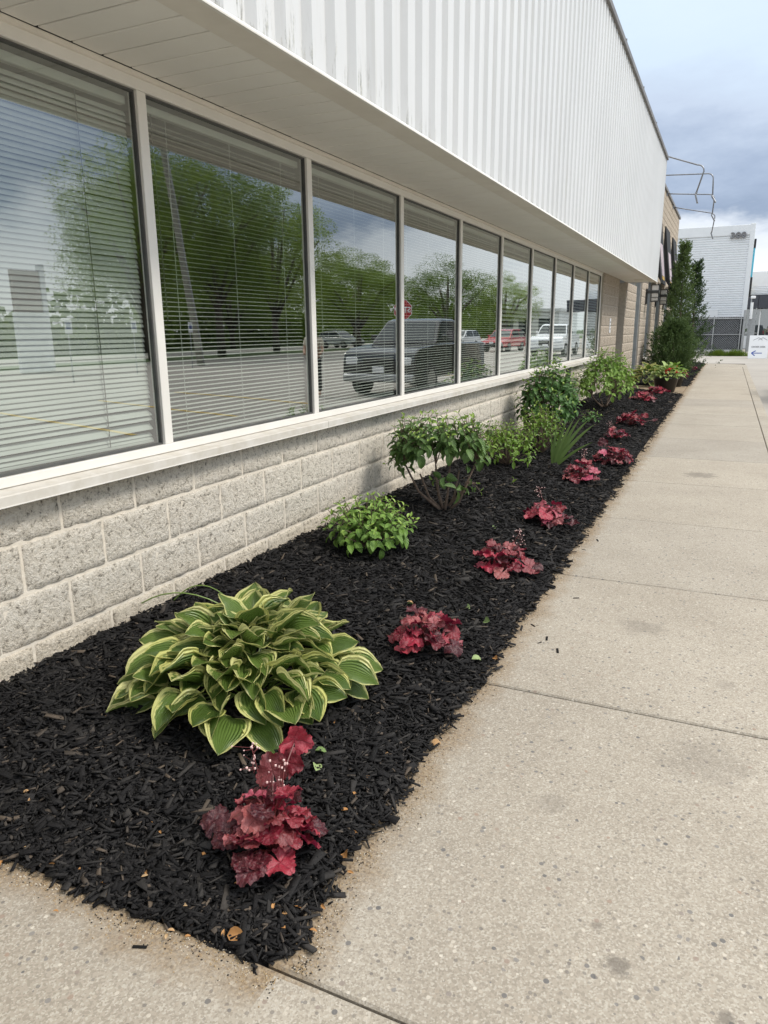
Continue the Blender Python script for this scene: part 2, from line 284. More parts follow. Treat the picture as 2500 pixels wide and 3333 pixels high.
# ------------------------------------------------------------------ mesh building
ORG = {}
def tag(o, label=None, cat=None, group=None, kind=None):
    if label: o['label'] = label
    if cat: o['category'] = cat
    if group: o['group'] = group
    if kind: o['kind'] = kind
    return o
def empty(name, loc, label=None, cat=None, group=None, kind=None):
    o = bpy.data.objects.new(name, None); o.location = loc; o.empty_display_size = .1; COL.objects.link(o)
    ORG[o.name] = np.array(loc, float); return tag(o, label, cat, group, kind)
def link(name, me, parent=None, mat=None, loc=None, mtx=None):
    o = bpy.data.objects.new(name, me); COL.objects.link(o)
    if mat is not None and not me.materials: me.materials.append(MATS[mat] if isinstance(mat, str) else mat)
    if parent: o.parent = parent; ORG[o.name] = ORG.get(parent.name, np.zeros(3))
    if mtx is not None: o.matrix_local = mtx
    elif loc is not None: o.location = loc
    return o
class MB:
    def __init__(s): s.v = []; s.f = []; s.m = []
    def add(s, vs, fs, m=0):
        b = len(s.v); s.v += [tuple(map(float, q)) for q in vs]; s.f += [tuple(b + i for i in f) for f in fs]; s.m += [m] * len(fs); return s
    def box(s, x0, x1, y0, y1, z0, z1, m=0, c=0):
        if c <= 0:
            return s.add([(x0,y0,z0),(x1,y0,z0),(x1,y1,z0),(x0,y1,z0),(x0,y0,z1),(x1,y0,z1),(x1,y1,z1),(x0,y1,z1)],
                         [(3,2,1,0),(4,5,6,7),(0,1,5,4),(1,2,6,5),(2,3,7,6),(3,0,4,7)], m)
        bm = bmesh.new(); bmesh.ops.create_cube(bm, size=1)
        for q in bm.verts: q.co = Vector(((x0+x1)/2 + q.co.x*(x1-x0), (y0+y1)/2 + q.co.y*(y1-y0), (z0+z1)/2 + q.co.z*(z1-z0)))
        bmesh.ops.bevel(bm, geom=bm.edges[:], offset=c, segments=1, affect='EDGES')
        bm.verts.index_update(); s.add([q.co for q in bm.verts], [[q.index for q in f.verts] for f in bm.faces], m); bm.free(); return s
    def tube(s, pts, r, n=6, m=0, cap=True):
        pts = [Vector(p) for p in pts]; rs = r if isinstance(r, (list, tuple)) else [r] * len(pts)
        b = len(s.v); up = Vector((0, 0, 1)); prev = None
        for i, p in enumerate(pts):
            d = (pts[min(i+1, len(pts)-1)] - pts[max(i-1, 0)]).normalized()
            a = prev if prev is not None else (up if abs(d.z) < .9 else Vector((1, 0, 0)))
            x = (a - d * a.dot(d)).normalized(); prev = x; y = d.cross(x)
            for k in range(n):
                t = 2*math.pi*k/n; s.v.append(tuple(p + (x*math.cos(t) + y*math.sin(t)) * rs[i]))
        for i in range(len(pts)-1):
            for k in range(n):
                k2 = (k+1) % n; s.f.append((b+i*n+k, b+i*n+k2, b+(i+1)*n+k2, b+(i+1)*n+k)); s.m.append(m)
        if cap:
            s.f.append(tuple(b+k for k in reversed(range(n)))); s.f.append(tuple(b+(len(pts)-1)*n+k for k in range(n))); s.m += [m, m]
        return s
    def prism(s, poly, axis, a, b_, m=0):
        """extrude a 2-D polygon along an axis ('x': poly is (y,z), 'y': (x,z), 'z': (x,y))"""
        pt = {'x': lambda q, t: (t, q[0], q[1]), 'y': lambda q, t: (q[0], t, q[1]), 'z': lambda q, t: (q[0], q[1], t)}[axis]
        n = len(poly); vs = [pt(q, a) for q in poly] + [pt(q, b_) for q in poly]
        return s.add(vs, [tuple(reversed(range(n))), tuple(range(n, 2*n))] + [(i, (i+1) % n, n+(i+1) % n, n+i) for i in range(n)], m)
    def ball(s, c, r, m=0, n=6, k=4):
        vs = [(c[0], c[1], c[2]-r)]
        for i in range(1, k):
            t = math.pi*i/k
            for j in range(n): p = 2*math.pi*j/n; vs.append((c[0]+r*math.sin(t)*math.cos(p), c[1]+r*math.sin(t)*math.sin(p), c[2]-r*math.cos(t)))
        vs.append((c[0], c[1], c[2]+r)); fs = []
        for j in range(n): fs.append((0, 1+(j+1) % n, 1+j)); fs.append((len(vs)-1, 1+(k-2)*n+j, 1+(k-2)*n+(j+1) % n))
        for i in range(k-2):
            for j in range(n): fs.append((1+i*n+j, 1+i*n+(j+1) % n, 1+(i+1)*n+(j+1) % n, 1+(i+1)*n+j))
        return s.add(vs, fs, m)
    def mesh(s, name, mats, smooth=False, off=None, fix=False):
        me = bpy.data.meshes.new(name); o = np.zeros(3) if off is None else off
        me.from_pydata([(a-o[0], b-o[1], c-o[2]) for a, b, c in s.v], [], s.f)
        for q in (mats if isinstance(mats, (list, tuple)) else [mats]): me.materials.append(MATS[q] if isinstance(q, str) else q)
        me.polygons.foreach_set('material_index', s.m)
        if fix:
            bm = bmesh.new(); bm.from_mesh(me); bmesh.ops.recalc_face_normals(bm, faces=bm.faces); bm.to_mesh(me); bm.free()
        if smooth: me.polygons.foreach_set('use_smooth', [True]*len(me.polygons))
        me.update(); return me
    def build(s, name, mats, parent=None, smooth=False, fix=False):
        """vertices are in world space; the object sits at the root's origin"""
        off = ORG.get(parent.name) if parent else None
        return link(name, s.mesh(name, mats, smooth, off, fix), parent)
def basis(pos, fwd, nrm, sc=1.0):
    """matrix whose Y axis is fwd and whose Z axis is close to nrm"""
    y = Vector(fwd).normalized(); z = Vector(nrm); z = (z - y*z.dot(y))
    if z.length < 1e-4: z = Vector((0, 0, 1)) - y*y.z
    if z.length < 1e-4: z = Vector((1, 0, 0))
    z.normalize(); x = y.cross(z); sc = (sc, sc, sc) if not isinstance(sc, (tuple, list)) else sc
    return Matrix(((x.x*sc[0], y.x*sc[1], z.x*sc[2], pos[0]), (x.y*sc[0], y.y*sc[1], z.y*sc[2], pos[1]), (x.z*sc[0], y.z*sc[1], z.z*sc[2], pos[2]), (0, 0, 0, 1)))
def text_mesh(body, size, mat, depth=.01, align='CENTER'):
    cu = bpy.data.curves.new('t', 'FONT'); cu.body = body; cu.size = size; cu.extrude = depth; cu.align_x = align; cu.align_y = 'CENTER'; cu.offset = size*.02
    o = bpy.data.objects.new('t', cu); COL.objects.link(o); dg = bpy.context.evaluated_depsgraph_get()
    me = bpy.data.meshes.new_from_object(o.evaluated_get(dg)); bpy.data.objects.remove(o); me.materials.clear(); me.materials.append(MATS[mat]); return me
U = random.uniform

# ------------------------------------------------------------------ ground, lot, sidewalk
LOT = -.12
def sheet(name, x0, x1, y0, y1, z, mat, label=None, kind='structure'):
    m = MB(); nx, ny = 6, 6
    for i in range(nx+1):
        for j in range(ny+1): m.v.append((x0+(x1-x0)*i/nx, y0+(y1-y0)*j/ny, z))
    for i in range(nx):
        for j in range(ny): a = i*(ny+1)+j; m.f.append((a, a+ny+1, a+ny+2, a+1)); m.m.append(0)
    o = m.build(name, mat); o['kind'] = kind
    return o
sheet('ground', -900, 1100, -900, 1500, LOT-.02, 'grass_ground')
lot = sheet('parking_lot', -40, 27, -60, 130, LOT-.008, 'asphalt')
sheet('road', 31, 40, -200, 400, LOT-.004, 'road_grey')
for k, (x, y) in enumerate([(6.0, 3.2), (6.0, 5.9), (6.0, 8.6), (6.0, 11.3), (6.0, 14.0), (6.0, 24.5)]):
    m = MB(); m.add([(x, y, LOT), (x+5.2, y+1.6, LOT), (x+5.2, y+1.72, LOT), (x, y+.12, LOT)], [(0, 1, 2, 3)])
    m.build('painted_line', 'line_yellow', lot)

BX, BY0, BY1 = 1.54, 1.13, 17.45            # the bed: wall .. sidewalk edge, front .. far end
walk = MB().box(-2.5, 3.05, -1.2, 34.4, -.3, -.035).build('sidewalk', 'slab_base'); walk['kind'] = 'structure'
ys = [1.14, 2.70, 4.225, 5.75, 7.32, 8.83, 10.48, 12.09, 13.6, 15.1, 16.6, 18.1, 19.6, 21.1, 22.7, 24.3, 25.9, 27.6, 29.2, 30.8]
g = .004
def slab(x0, x1, y0, y1, z1=0.0):
    MB().box(x0+g, x1-g, y0+g, y1-g, -.1, z1, c=.006).build('slab', 'concrete', walk)
for i in range(len(ys)-1):
    slab(1.5, 2.905, ys[i], ys[i+1], random.choice((0, .001, -.001, .0015))); slab(2.905, 3.066, ys[i], ys[i+1])
slab(2.905, 3.066, -1.2, 1.14); slab(-2.4, 2.905, -1.2, 1.14, .0005)
slab(-2.4, 1.5, 17.65, 20.1, .002)
pr = MB(); arc = [(1.5, 30.8), (3.066, 30.8)] + [(3.066-.9+.9*math.cos(t), 32.4+.9*math.sin(t)) for t in [R_(a) for a in range(0, 91, 15)]] + [(1.5, 33.6)]
pr.prism(arc, 'z', -.1, 0); pr.build('slab', 'concrete', walk, fix=True)

# ------------------------------------------------------------------ mulch beds
def zb(x, y, front=BY0):
    u = max(0.0, 1 - x/BX); f = min(1.0, max(0.0, (y-front)/.38))
    b = .020 + .155*u**.85
    b += .018*mnoise.noise(Vector((x*2.3, y*2.3, 3.1))) + .008*mnoise.noise(Vector((x*7, y*7, 9)))
    e = min(1.0, max(0.0, (BX-x)/.10))
    return b*(.04+.96*f**.8)*(.35+.65*e)
def bed(name, y0, y1, step, label=None):
    m = MB(); nx = 26; ny = int((y1-y0)/step)
    for j in range(ny+1):
        for i in range(nx+1):
            y = y0+(y1-y0)*j/ny; x = (BX-.015+.03*mnoise.noise(Vector((y*3, 2, 1))))*i/nx
            yy = y + (.03*mnoise.noise(Vector((x*4, 5, 1))) if j in (0, ny) else 0)
            m.v.append((x, yy, (zb(x, y, y0)-.004) if i < nx and j > 0 else (-.03 if i == nx else 0.0)))
    for j in range(ny):
        for i in range(nx): a = j*(nx+1)+i; m.f.append((a, a+1, a+nx+2, a+nx+1)); m.m.append(0)
    o = m.build(name, 'mulch_soil', None, True); o['kind'] = 'structure'; return o
bed('mulch_bed', BY0+.008, BY1, .05); bed('mulch_bed', 20.25, 33.3, .2)
def chips(zones):
    V = []; T = []
    for (x0, x1, y0, y1, n, smin, smax, y_front) in zones:
        for _ in range(n):
            x = U(x0, x1); y = U(y0, y1)
            edge = BX + .028*mnoise.noise(Vector((y*3.1, 7, 1))) + .018*mnoise.noise(Vector((y*11, 7, 1))) + random.gauss(0, .012)
            fr = y_front + .03*mnoise.noise(Vector((x*3.3, 1, 4))) + .02*mnoise.noise(Vector((x*12, 1, 4))) + random.gauss(0, .010)
            if x > edge or y < fr or (x-1.46)*.8 > (y-fr)+.02: continue
            a = U(0, math.pi*2); l = min(smax, smin*math.exp(random.gauss(.45, .72))); wd = l*U(.12, .42); th = U(.002, .007)
            z = zb(min(x, BX), max(y, y_front), y_front) + U(0, .016)
            pit = random.gauss(0, .22); rol = random.gauss(0, .45)
            ca, sa = math.cos(a), math.sin(a); cp, sp = math.cos(pit), math.sin(pit); cr, sr = math.cos(rol), math.sin(rol)
            ax = np.array([ca*cp, sa*cp, sp]); ay = np.array([-sa*cr, ca*cr, sr]); az = np.cross(ax, ay)
            t1, t2 = U(.35, 1), U(.2, .95); sk = U(-.35, .35)*l*.4
            P = []
            for zz in (-1, 1):
                for (lx, wy) in ((-1, -t1), (1, -t2), (1, t2), (-1, t1)):
                    P.append(np.array([x, y, z]) + ax*(lx*l/2 + wy*sk*.4) + ay*(wy*wd/2 + (sk*.15 if lx > 0 else 0)) + az*(zz*th/2))
            V += P; T.append(random.random()**1.0)
    n = len(T); V = np.array(V, np.float32)
    fb = np.array([[0, 3, 2, 1], [4, 5, 6, 7], [0, 1, 5, 4], [1, 2, 6, 5], [2, 3, 7, 6], [3, 0, 4, 7]])
    Fc = (fb[None] + (np.arange(n)*8)[:, None, None]).reshape(-1)
    me = bpy.data.meshes.new('mulch'); me.vertices.add(n*8); me.vertices.foreach_set('co', V.reshape(-1))
    me.loops.add(n*24); me.loops.foreach_set('vertex_index', Fc.astype(np.int32)); me.polygons.add(n*6)
    me.polygons.foreach_set('loop_start', np.arange(0, n*24, 4, dtype=np.int32)); me.update(calc_edges=True)
    at = me.attributes.new('tone', 'FLOAT', 'POINT'); at.data.foreach_set('value', np.repeat(np.array(T, np.float32), 8))
    me.materials.append(MATS['mulch_chip']); return me
mu = link('mulch', chips([(0, 1.62, 1.03, 1.26, 5200, .011, .05, BY0), (1.40, 1.62, 1.2, 6, 4200, .012, .05, BY0), (0, 1.6, 1.04, 2.2, 21000, .0125, .08, BY0), (0, 1.6, 2.2, 4.2, 19000, .016, .085, BY0), (0, 1.6, 4.2, 8.5, 15000, .024, .09, BY0), (0, 1.6, 8.5, BY1, 9000, .03, .09, BY0), (0, 1.6, 20.2, 33.3, 5000, .04, .1, 20.25)]))
tag(mu, 'black shredded bark mulch spread over the planting bed', 'mulch', kind='stuff')
gr_ = MB()
for _ in range(3600):
    if random.random() < .72: y = 1.15+(U(0, 1)**1.6)*11; x = BX+.01+abs(random.gauss(0, .035))+.03*mnoise.noise(Vector((y*3, 7, 1)))
    else: x = U(.5, 1.56); y = BY0-.01-abs(random.gauss(0, .03))+.03*mnoise.noise(Vector((x*3.3, 1, 4)))
    q_ = U(.0012, .0034)*(1 if y < 4 else 1.6); a = U(0, 6.28); ca, sa = math.cos(a)*q_, math.sin(a)*q_
    gr_.add([(x-ca, y-sa, .001), (x+sa*.8, y-ca*.8, .001), (x+ca, y+sa, .001), (x-sa*.7, y+ca*.7, .001), (x, y, .001+q_*.9)], [(0, 1, 4), (1, 2, 4), (2, 3, 4), (3, 0, 4)], random.choice((0, 0, 0, 1, 2)))
M('grit_tan', (.42, .31, .18), (.28, .20, .11), 300, .95); M('grit_dark', (.03, .026, .022), None, 60, .95); M('grit_pale', (.6, .54, .44), None, 60, .95)
tag(gr_.build('sand_grit', ['grit_tan', 'grit_dark', 'grit_pale']), 'sandy grit and crumbs washed out along the concrete edge of the bed', 'grit', kind='stuff')
def bedpt(px, py):
    z = .1
    for _ in range(8): q = onz(px, py, z); z = zb(float(q[0]), float(q[1]))
    return Vector((float(q[0]), float(q[1]), z))
# ------------------------------------------------------------------ the white clad building
WY0, WY1 = -2.85, 15.14                       # window strip
MULL = [2.646 + 1.385*k for k in range(-4, 10)]
bld = empty('office_building', (0, 8, 0), 'low white-clad commercial building with a long strip of blind-covered windows', 'building')
ZJ = [.8825, .678, .4735, .269, .0645, -.14]
def block_mesh(name, wd, ht, seed, mat, rough=.013):
    m = MB(); ed = .005; gy = [0, ed] + [ed+(wd-2*ed)*k/13 for k in range(1, 13)] + [wd-ed, wd]; gz = [0, ed] + [ed+(ht-2*ed)*k/7 for k in range(1, 7)] + [ht-ed, ht]; nx, nz = len(gy)-1, len(gz)-1
    for j in range(nz+1):
        for i in range(nx+1):
            y, z = gy[i], gz[j]; e = 0 if min(i, nx-i, j, nz-j) == 0 else (.85 if min(i, nx-i, j, nz-j) == 1 else 1)
            d = mnoise.noise(Vector((y*9, z*9, seed*5.3)))*rough*.35 + mnoise.noise(Vector((y*40, z*40, seed*3.1)))*rough*.9
            m.v.append((-.008 + e*(.007 + max(-.006, d*.8)), y + (0 if e else .003*mnoise.noise(Vector((z*30, y*30, seed)))), z + (0 if e else .003*mnoise.noise(Vector((y*30, z*30, seed+5))))))
    for j in range(nz):
        for i in range(nx): a = j*(nx+1)+i; m.f.append((a, a+1, a+nx+2, a+nx+1)); m.m.append(0)
    b0 = len(m.v); per = [i for i in range(nx+1)] + [j*(nx+1)+nx for j in range(1, nz+1)] + [nz*(nx+1)+i for i in range(nx-1, -1, -1)] + [j*(nx+1) for j in range(nz-1, 0, -1)]
    for i in per: m.v.append((-.06, m.v[i][1], m.v[i][2]))
    for k in range(len(per)): k2 = (k+1) % len(per); m.f.append((per[k], b0+k, b0+k2, per[k2])); m.m.append(0)
    return m.mesh(name, mat, True)
BW, BH, JT = .4064, .2045, .011
bvar = [block_mesh('block', BW-JT, BH-JT, s, 'split_block_paint') for s in range(8)]
bwall = MB().box(-.30, -.0065, WY0, WY1+.06, -.2, .872).build('block_wall', 'mortar', bld)
def lay_blocks(par, var, y0, y1, z0s, x, off0, org, hts=None):
    for c, z in enumerate(z0s):
        off = off0 + (BW/2 if c % 2 else 0); k0 = math.floor((y0-off)/BW)
        y = off + k0*BW
        while y < y1 - .01:
            a, b = max(y, y0), min(y+BW, y1)
            if b-a > .05:
                o = link('block', random.choice(var), par, None, (x-org[0], a+JT/2-org[1], z+JT/2-org[2]))
                o.scale = (1, (b-a-JT)/(BW-JT), 1 if not hts else hts)
            y += BW
lay_blocks(bwall, bvar, .4, WY1+.06, [.678, .4735, .269, .0645, -.14], 0, 1.993, ORG[bld.name])
# sill, frame, mullions
sy = [WY0] + [MULL[i] + .02 for i in (1, 3, 5, 7, 9, 11)] + [WY1+.02]
for a, b in zip(sy, sy[1:]):
    m = MB(); x0 = -.02
    m.prism([(x0, .872), (.068, .852), (.068, .846), (.074, .846), (.074, .884), (.070, .888), (x0, .899)], 'y', a+.002, b-.002)
    m.build('sill', 'sill_paint', bld, fix=True)
    MB().box(.0742, .0752, a+.002, b-.002, .8455, .850).build('sill_drip_edge', 'cladding_white' if 0 else 'frame_paint', bld)
MB().box(-.05, .004, WY0, WY1, .899, .938, c=.003).build('bottom_rail', 'frame_paint', bld)
MB().box(-.05, .006, WY0, WY1, 2.438, 2.500, c=.003).build('head_rail', 'frame_paint', bld)
MB().box(-.03, .022, WY0, WY1, 2.482, 2.503, c=.003).build('soffit_channel', 'trim_paint', bld)
for y in MULL:
    MB().box(-.05, .003, y-.027, y+.027, .9385, 2.4375, c=.002).build('mullion', 'frame_paint', bld)
for i in range(len(MULL)-1):
    a, b = MULL[i]+.027, MULL[i+1]-.027
    m = MB(); t = .008
    m.box(-.034, -.012, a+.001, a+t, .939, 2.437); m.box(-.034, -.012, b-t, b-.001, .939, 2.437)
    m.box(-.0335, -.0125, a+t, b-t, .939, .939+t); m.box(-.0335, -.0125, a+t, b-t, 2.437-t, 2.437)
    wf = m.build('window', 'dark_gasket', bld)
    p = MB(); p.add([(-.022, a+t, .939+t), (-.022, b-t, .939+t), (-.022, b-t, 2.437-t), (-.022, a+t, 2.437-t)], [(0, 1, 2, 3)])
    p.build('pane', 'window_glass', wf)
# room behind the glass
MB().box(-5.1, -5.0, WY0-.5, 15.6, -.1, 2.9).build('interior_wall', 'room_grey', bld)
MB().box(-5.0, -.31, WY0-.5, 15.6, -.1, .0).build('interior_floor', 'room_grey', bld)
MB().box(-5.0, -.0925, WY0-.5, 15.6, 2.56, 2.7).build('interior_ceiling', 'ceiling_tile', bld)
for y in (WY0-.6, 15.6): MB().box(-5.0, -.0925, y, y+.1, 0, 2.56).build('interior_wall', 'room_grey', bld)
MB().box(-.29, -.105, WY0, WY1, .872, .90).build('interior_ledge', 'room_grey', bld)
# soffit boards and fascia
M('soffit_void', (.02, .02, .02), None, 4, .9)
sof = MB().box(-.03, .60, WY0, 18.78, 2.53, 2.56).build('soffit', 'soffit_void', bld)
smA = MB().box(0, .545, 0, .1410, -.013, 0, c=.003).mesh('soffit_panel', 'soffit_paint'); smB = MB().box(0, .545, 0, .1455, -.0115, 0, c=.002).mesh('soffit_panel', 'soffit_paint')
y = 2.117 - .152*32; k = 0
while y < 18.6:
    link('soffit_panel', smA if k % 2 else smB, sof, None, (.0225, y-8, 2.516)); y += .15215; k += 1
X0 = .687
m = MB(); m.prism([(.552, 2.500), (.690, 2.493), (.690, 2.500), (.560, 2.53), (.552, 2.53)], 'y', WY0, 18.8); m.build('fascia_trim', 'trim_paint', bld, fix=True)
m = MB(); m.prism([(.6902, 2.489), (.707, 2.488), (.708, 2.494), (.6902, 2.512)], 'y', WY0, 18.81); m.build('drip_edge', 'frame_paint', bld, fix=True)
# cladding sheets: trapezoid ribs every 200 mm
def clad_profile(n):
    P = []
    for k in range(n):
        b = k*.2; P += [(b, .0), (b+.098, .0), (b+.122, -.036), (b+.176, -.036)]
    P.append((n*.2, 0)); return P
m = MB(); P = clad_profile(5); z0, z1 = 2.512, 5.165
for (yy, xx) in P: m.v += [(xx, yy, z0), (xx, yy, z1)]
for i in range(len(P)-1): m.f.append((2*i, 2*i+2, 2*i+3, 2*i+1)); m.m.append(0)
cl = m.mesh('cladding_sheet', 'white_cladding')
y = 2.839 - .122 + .2 - 6.0
clp = MB().box(.56, .645, WY0, 18.8, 2.535, 5.15).build('cladding_backing', 'white_cladding', bld)
while y < 18.7:
    link('cladding_sheet', cl, clp, None, (X0, y-8, 0)); y += 1.0
YE = y
MB().box(-.5, X0+.002, YE, YE+.03, 2.50, 5.165).build('end_flashing', 'white_cladding', bld)
m = MB(); m.prism([(.30, 5.175), (X0+.035, 5.150), (X0+.035, 5.215), (X0+.02, 5.225), (.30, 5.25)], 'y', WY0, YE+.04); m.build('cap_flashing', 'cap_flashing', bld, fix=True)
MB().box(-8, .30, WY0, YE+.02, 4.9, 5.19).build('roof', 'cap_flashing', bld)
for y in (9.9, 12.9, 15.4, 18.0):
    MB().tube([(.5, y, 5.23), (.5, y, 5.75)], .008).build('roof_rod', 'cap_flashing', bld)
m = MB()
for k in range(16): m.v.append((.40+.11*math.cos(k*math.pi/8), 17.75+.11*math.sin(k*math.pi/8), 2.502))
for k in range(16): m.v.append((.40+.09*math.cos(k*math.pi/8), 17.75+.09*math.sin(k*math.pi/8), 2.488))
m.f += [tuple(range(16)), tuple(range(31, 15, -1))] + [(i, (i+1) % 16, 16+(i+1) % 16, 16+i) for i in range(16)]; m.m += [0]*18
m.build('soffit_light', 'trim_paint', bld, fix=True)

# venetian blinds
def slat_mesh(nm, ln, wd, cur):
    m = MB(); n = 4
    for e in (0, ln):
        for i in range(n+1):
            s = i/n-.5; m.v.append((s*wd, e, cur*(1-4*s*s)))
        for i in range(n+1):
            s = i/n-.5; m.v.append((s*wd, e, cur*(1-4*s*s)-.0008))
    q = 2*(n+1)
    for i in range(n):
        m.f += [(i, i+1, q+i+1, q+i), (n+1+i, q+n+1+i, q+n+2+i, n+2+i)]; m.m += [0, 0]
    return m.mesh(nm, 'blind_white', True)
ORD = ['nearest', 'second', 'third', 'fourth', 'fifth', 'sixth', 'seventh', 'eighth', 'ninth', 'tenth']
SL1 = slat_mesh('slat', 1.315, .025, .0028); SL2 = slat_mesh('slat', 1.315, .05, .004)
for wi in range(10):
    a = MULL[wi+3]+.027+.008; near = wi < 5
    desc = 'off-white mini blind tilted shut' if wi == 0 else ('off-white mini blind with slats half open' if near else 'wide-slat white blind')
    b = empty('venetian_blind', (-.07, a, .95), '%s behind the %s window%s' % (desc, ORD[wi], '' if wi == 0 else ' from the front'), 'blind', 'blinds behind the window strip')
    o = ORG[b.name]
    MB().box(-.088, -.055, a, a+1.315, 2.385, 2.418, c=.003).build('headrail', 'blind_white', b)
    pitch = .0212 if near else .048; tilt = R_(58) if wi == 0 else (R_(6) if near else R_(40))
    top = 2.375; z = .962; n = int((top-z)/pitch)
    MB().box(-.082, -.058, a, a+1.315, z-.014, z-.002, c=.002).build('bottom_rail', 'blind_white', b)
    for k in range(n):
        s = link('slat', SL1 if near else SL2, b, None, (-.07-o[0], a-o[1]+U(-.002, .002), z+pitch*(k+.5)-o[2])); s.rotation_euler = (U(-.002, .002), tilt + random.gauss(0, .02), 0)
        if wi == 0 and k < 7: s.rotation_euler = (U(-.012, .006), tilt-.25+random.gauss(0, .08), 0)
    for fy in (.17, .645, 1.12) if wi else (.42, 1.04, .02):
        MB().tube([(-.055, a+fy, z), (-.055, a+fy, top)], .0018 if wi else .0028, 4).build('ladder_cord', 'cord_grey' if wi == 0 else 'blind_white', b)
    if wi in (1, 2):
        MB().tube([(-.05, a+.07, 2.38), (-.05, a+.08, 1.5)], .003, 5).build('tilt_wand', 'cord_grey', b)
# ------------------------------------------------------------------ stone-faced part beyond
M('dark_frame', (.045, .047, .05), (.03, .03, .03), 6, .45)
M('grey_alu', (.42, .43, .43), (.34, .35, .35), 6, .4, metal=.3)
M('awning_black', (.018, .018, .02), (.010, .010, .011), 8, .75)
M('awning_print', (.50, .43, .47), (.40, .33, .36), 6, .8); M('awning_gold', (.55, .36, .09), None, 6, .8)
M('lamp_glass', (.62, .60, .56), (.55, .53, .49), 6, .35)
M('metal_arm', (.30, .31, .33), (.22, .23, .25), 9, .35, metal=.7)
M('paper_white', (.80, .81, .82), (.76, .77, .78), 4, .5)
M('black_plastic', (.012, .012, .013), None, 6, .35)
stn = empty('stone_building', (0, 24, 0), 'tan split-stone building section with tall narrow windows beyond the white cladding', 'building')
svar = [block_mesh('block', BW-JT, BH-JT, s+20, 'tan_stone', .008) for s in range(6)]
def stone_pier(y0, y1, z0, z1, x, up=None):
    """a pier of stone blocks; z1 is the height of the block courses"""
    w_ = MB().box(x-.45, x-.0075, y0, y1, -.2, up or z1).build('stone_wall', 'tan_mortar', stn)
    n = int(round((z1-z0)/BH)); lay_blocks(w_, svar, y0, y1, [z0+BH*k for k in range(n)], x, y0+.1, ORG[stn.name])
    return w_
stone_pier(15.20, 17.42, -.14, 2.52, .035)
stone_pier(18.66, 20.84, -.14, 2.52, .03, 2.50)
WINS = [(20.84, 22.35, .0), (23.95, 25.1, .56), (26.9, 28.5, .56), (30.3, 31.9, .56)]
py_ = [22.35, 23.95, 25.1, 26.9, 28.5, 30.3, 31.9, 34.47]
for a, b in ((22.35, 23.95), (25.1, 26.9), (28.5, 30.3), (31.9, 34.47)): stone_pier(a, b, -.14, 2.93, 0)
# upper wall (above the windows), real split stones course by course
up = MB().box(-.45, -.0125, YE+.03, 34.47, 2.935, 5.86).build('stone_wall', 'tan_mortar', stn)
for a, b, s in WINS[1:]:
    MB().box(-.45, -.0127, a, b, -.2, s-.02).build('stone_wall', 'tan_stone', stn)
    m = MB(); m.prism([(-.12, s-.02), (.06, s-.05), (.06, s-.02), (-.12, s+.02)], 'y', a+.01, b-.01); m.build('window_sill', 'sill_paint', stn, fix=True)
lay_blocks(up, svar, 25.6, 34.47, [2.935+BH*k for k in range(14)], 0, 25.7, ORG[stn.name])
m = MB(); m.prism([(-.5, 5.87), (.045, 5.845), (.045, 5.93), (-.5, 5.96)], 'y', YE+.03, 34.52); m.build('parapet_flashing', 'cap_flashing', stn, fix=True)
for a, b, s in WINS:
    wf = MB()
    for y0, y1 in ((a+.01, a+.07), (b-.11, b-.06), (b-.05, b-.01)): wf.box(-.16, -.04, y0, y1, s+.03, 2.90)
    wf.box(-.155, -.045, a+.07, b-.11, 2.84, 2.90); wf.box(-.155, -.045, a+.07, b-.11, s+.03, s+.09)
    w_ = wf.build('window', 'grey_alu', stn)
    MB().add([(-.1, a+.07, s+.09), (-.1, b-.11, s+.09), (-.1, b-.11, 2.84), (-.1, a+.07, 2.84)], [(0, 1, 2, 3)]).build('pane', 'window_glass', w_)
MB().box(-1.2, -1.1, 18.66, 34.4, -.1, 3.2).build('interior_wall', 'room_grey', stn)
MB().box(-1.1, -.46, 18.7, 34.4, -.1, .0).build('interior_floor', 'room_grey', stn)
# recessed door
d = MB()
for y0, y1 in ((17.45, 17.53), (18.55, 18.63)): d.box(-.36, -.26, y0, y1, 0, 2.2)
d.box(-.36, -.26, 17.53, 18.55, 2.1, 2.2); d.box(-.36, -.26, 17.53, 18.55, .02, .25)
dr = d.build('door', 'dark_frame', stn)
MB().add([(-.31, 17.53, .25), (-.31, 18.55, .25), (-.31, 18.55, 2.1), (-.31, 17.53, 2.1)], [(0, 1, 2, 3)]).build('pane', 'window_glass', dr)
MB().tube([(-.26, 17.62, .95), (-.19, 17.62, .97), (-.19, 17.62, 1.30), (-.26, 17.62, 1.32)], .014).build('handle', 'grey_alu', dr)
MB().box(-.45, -.20, 17.43, 18.65, 2.2, 2.50).build('door_header', 'soffit_paint', stn)
m = MB().box(.036, .044, 16.25, 16.42, 1.36, 1.66, c=.003); s_ = m.build('notice_plate', 'paper_white', None)
tag(s_, 'small white notice with dark squares on the first tan stone pier', 'notice')
for z in (1.44, 1.51, 1.58): MB().box(.0442, .046, 16.30, 16.36, z-.018, z+.018).build('printed_square', 'dark_frame', s_)
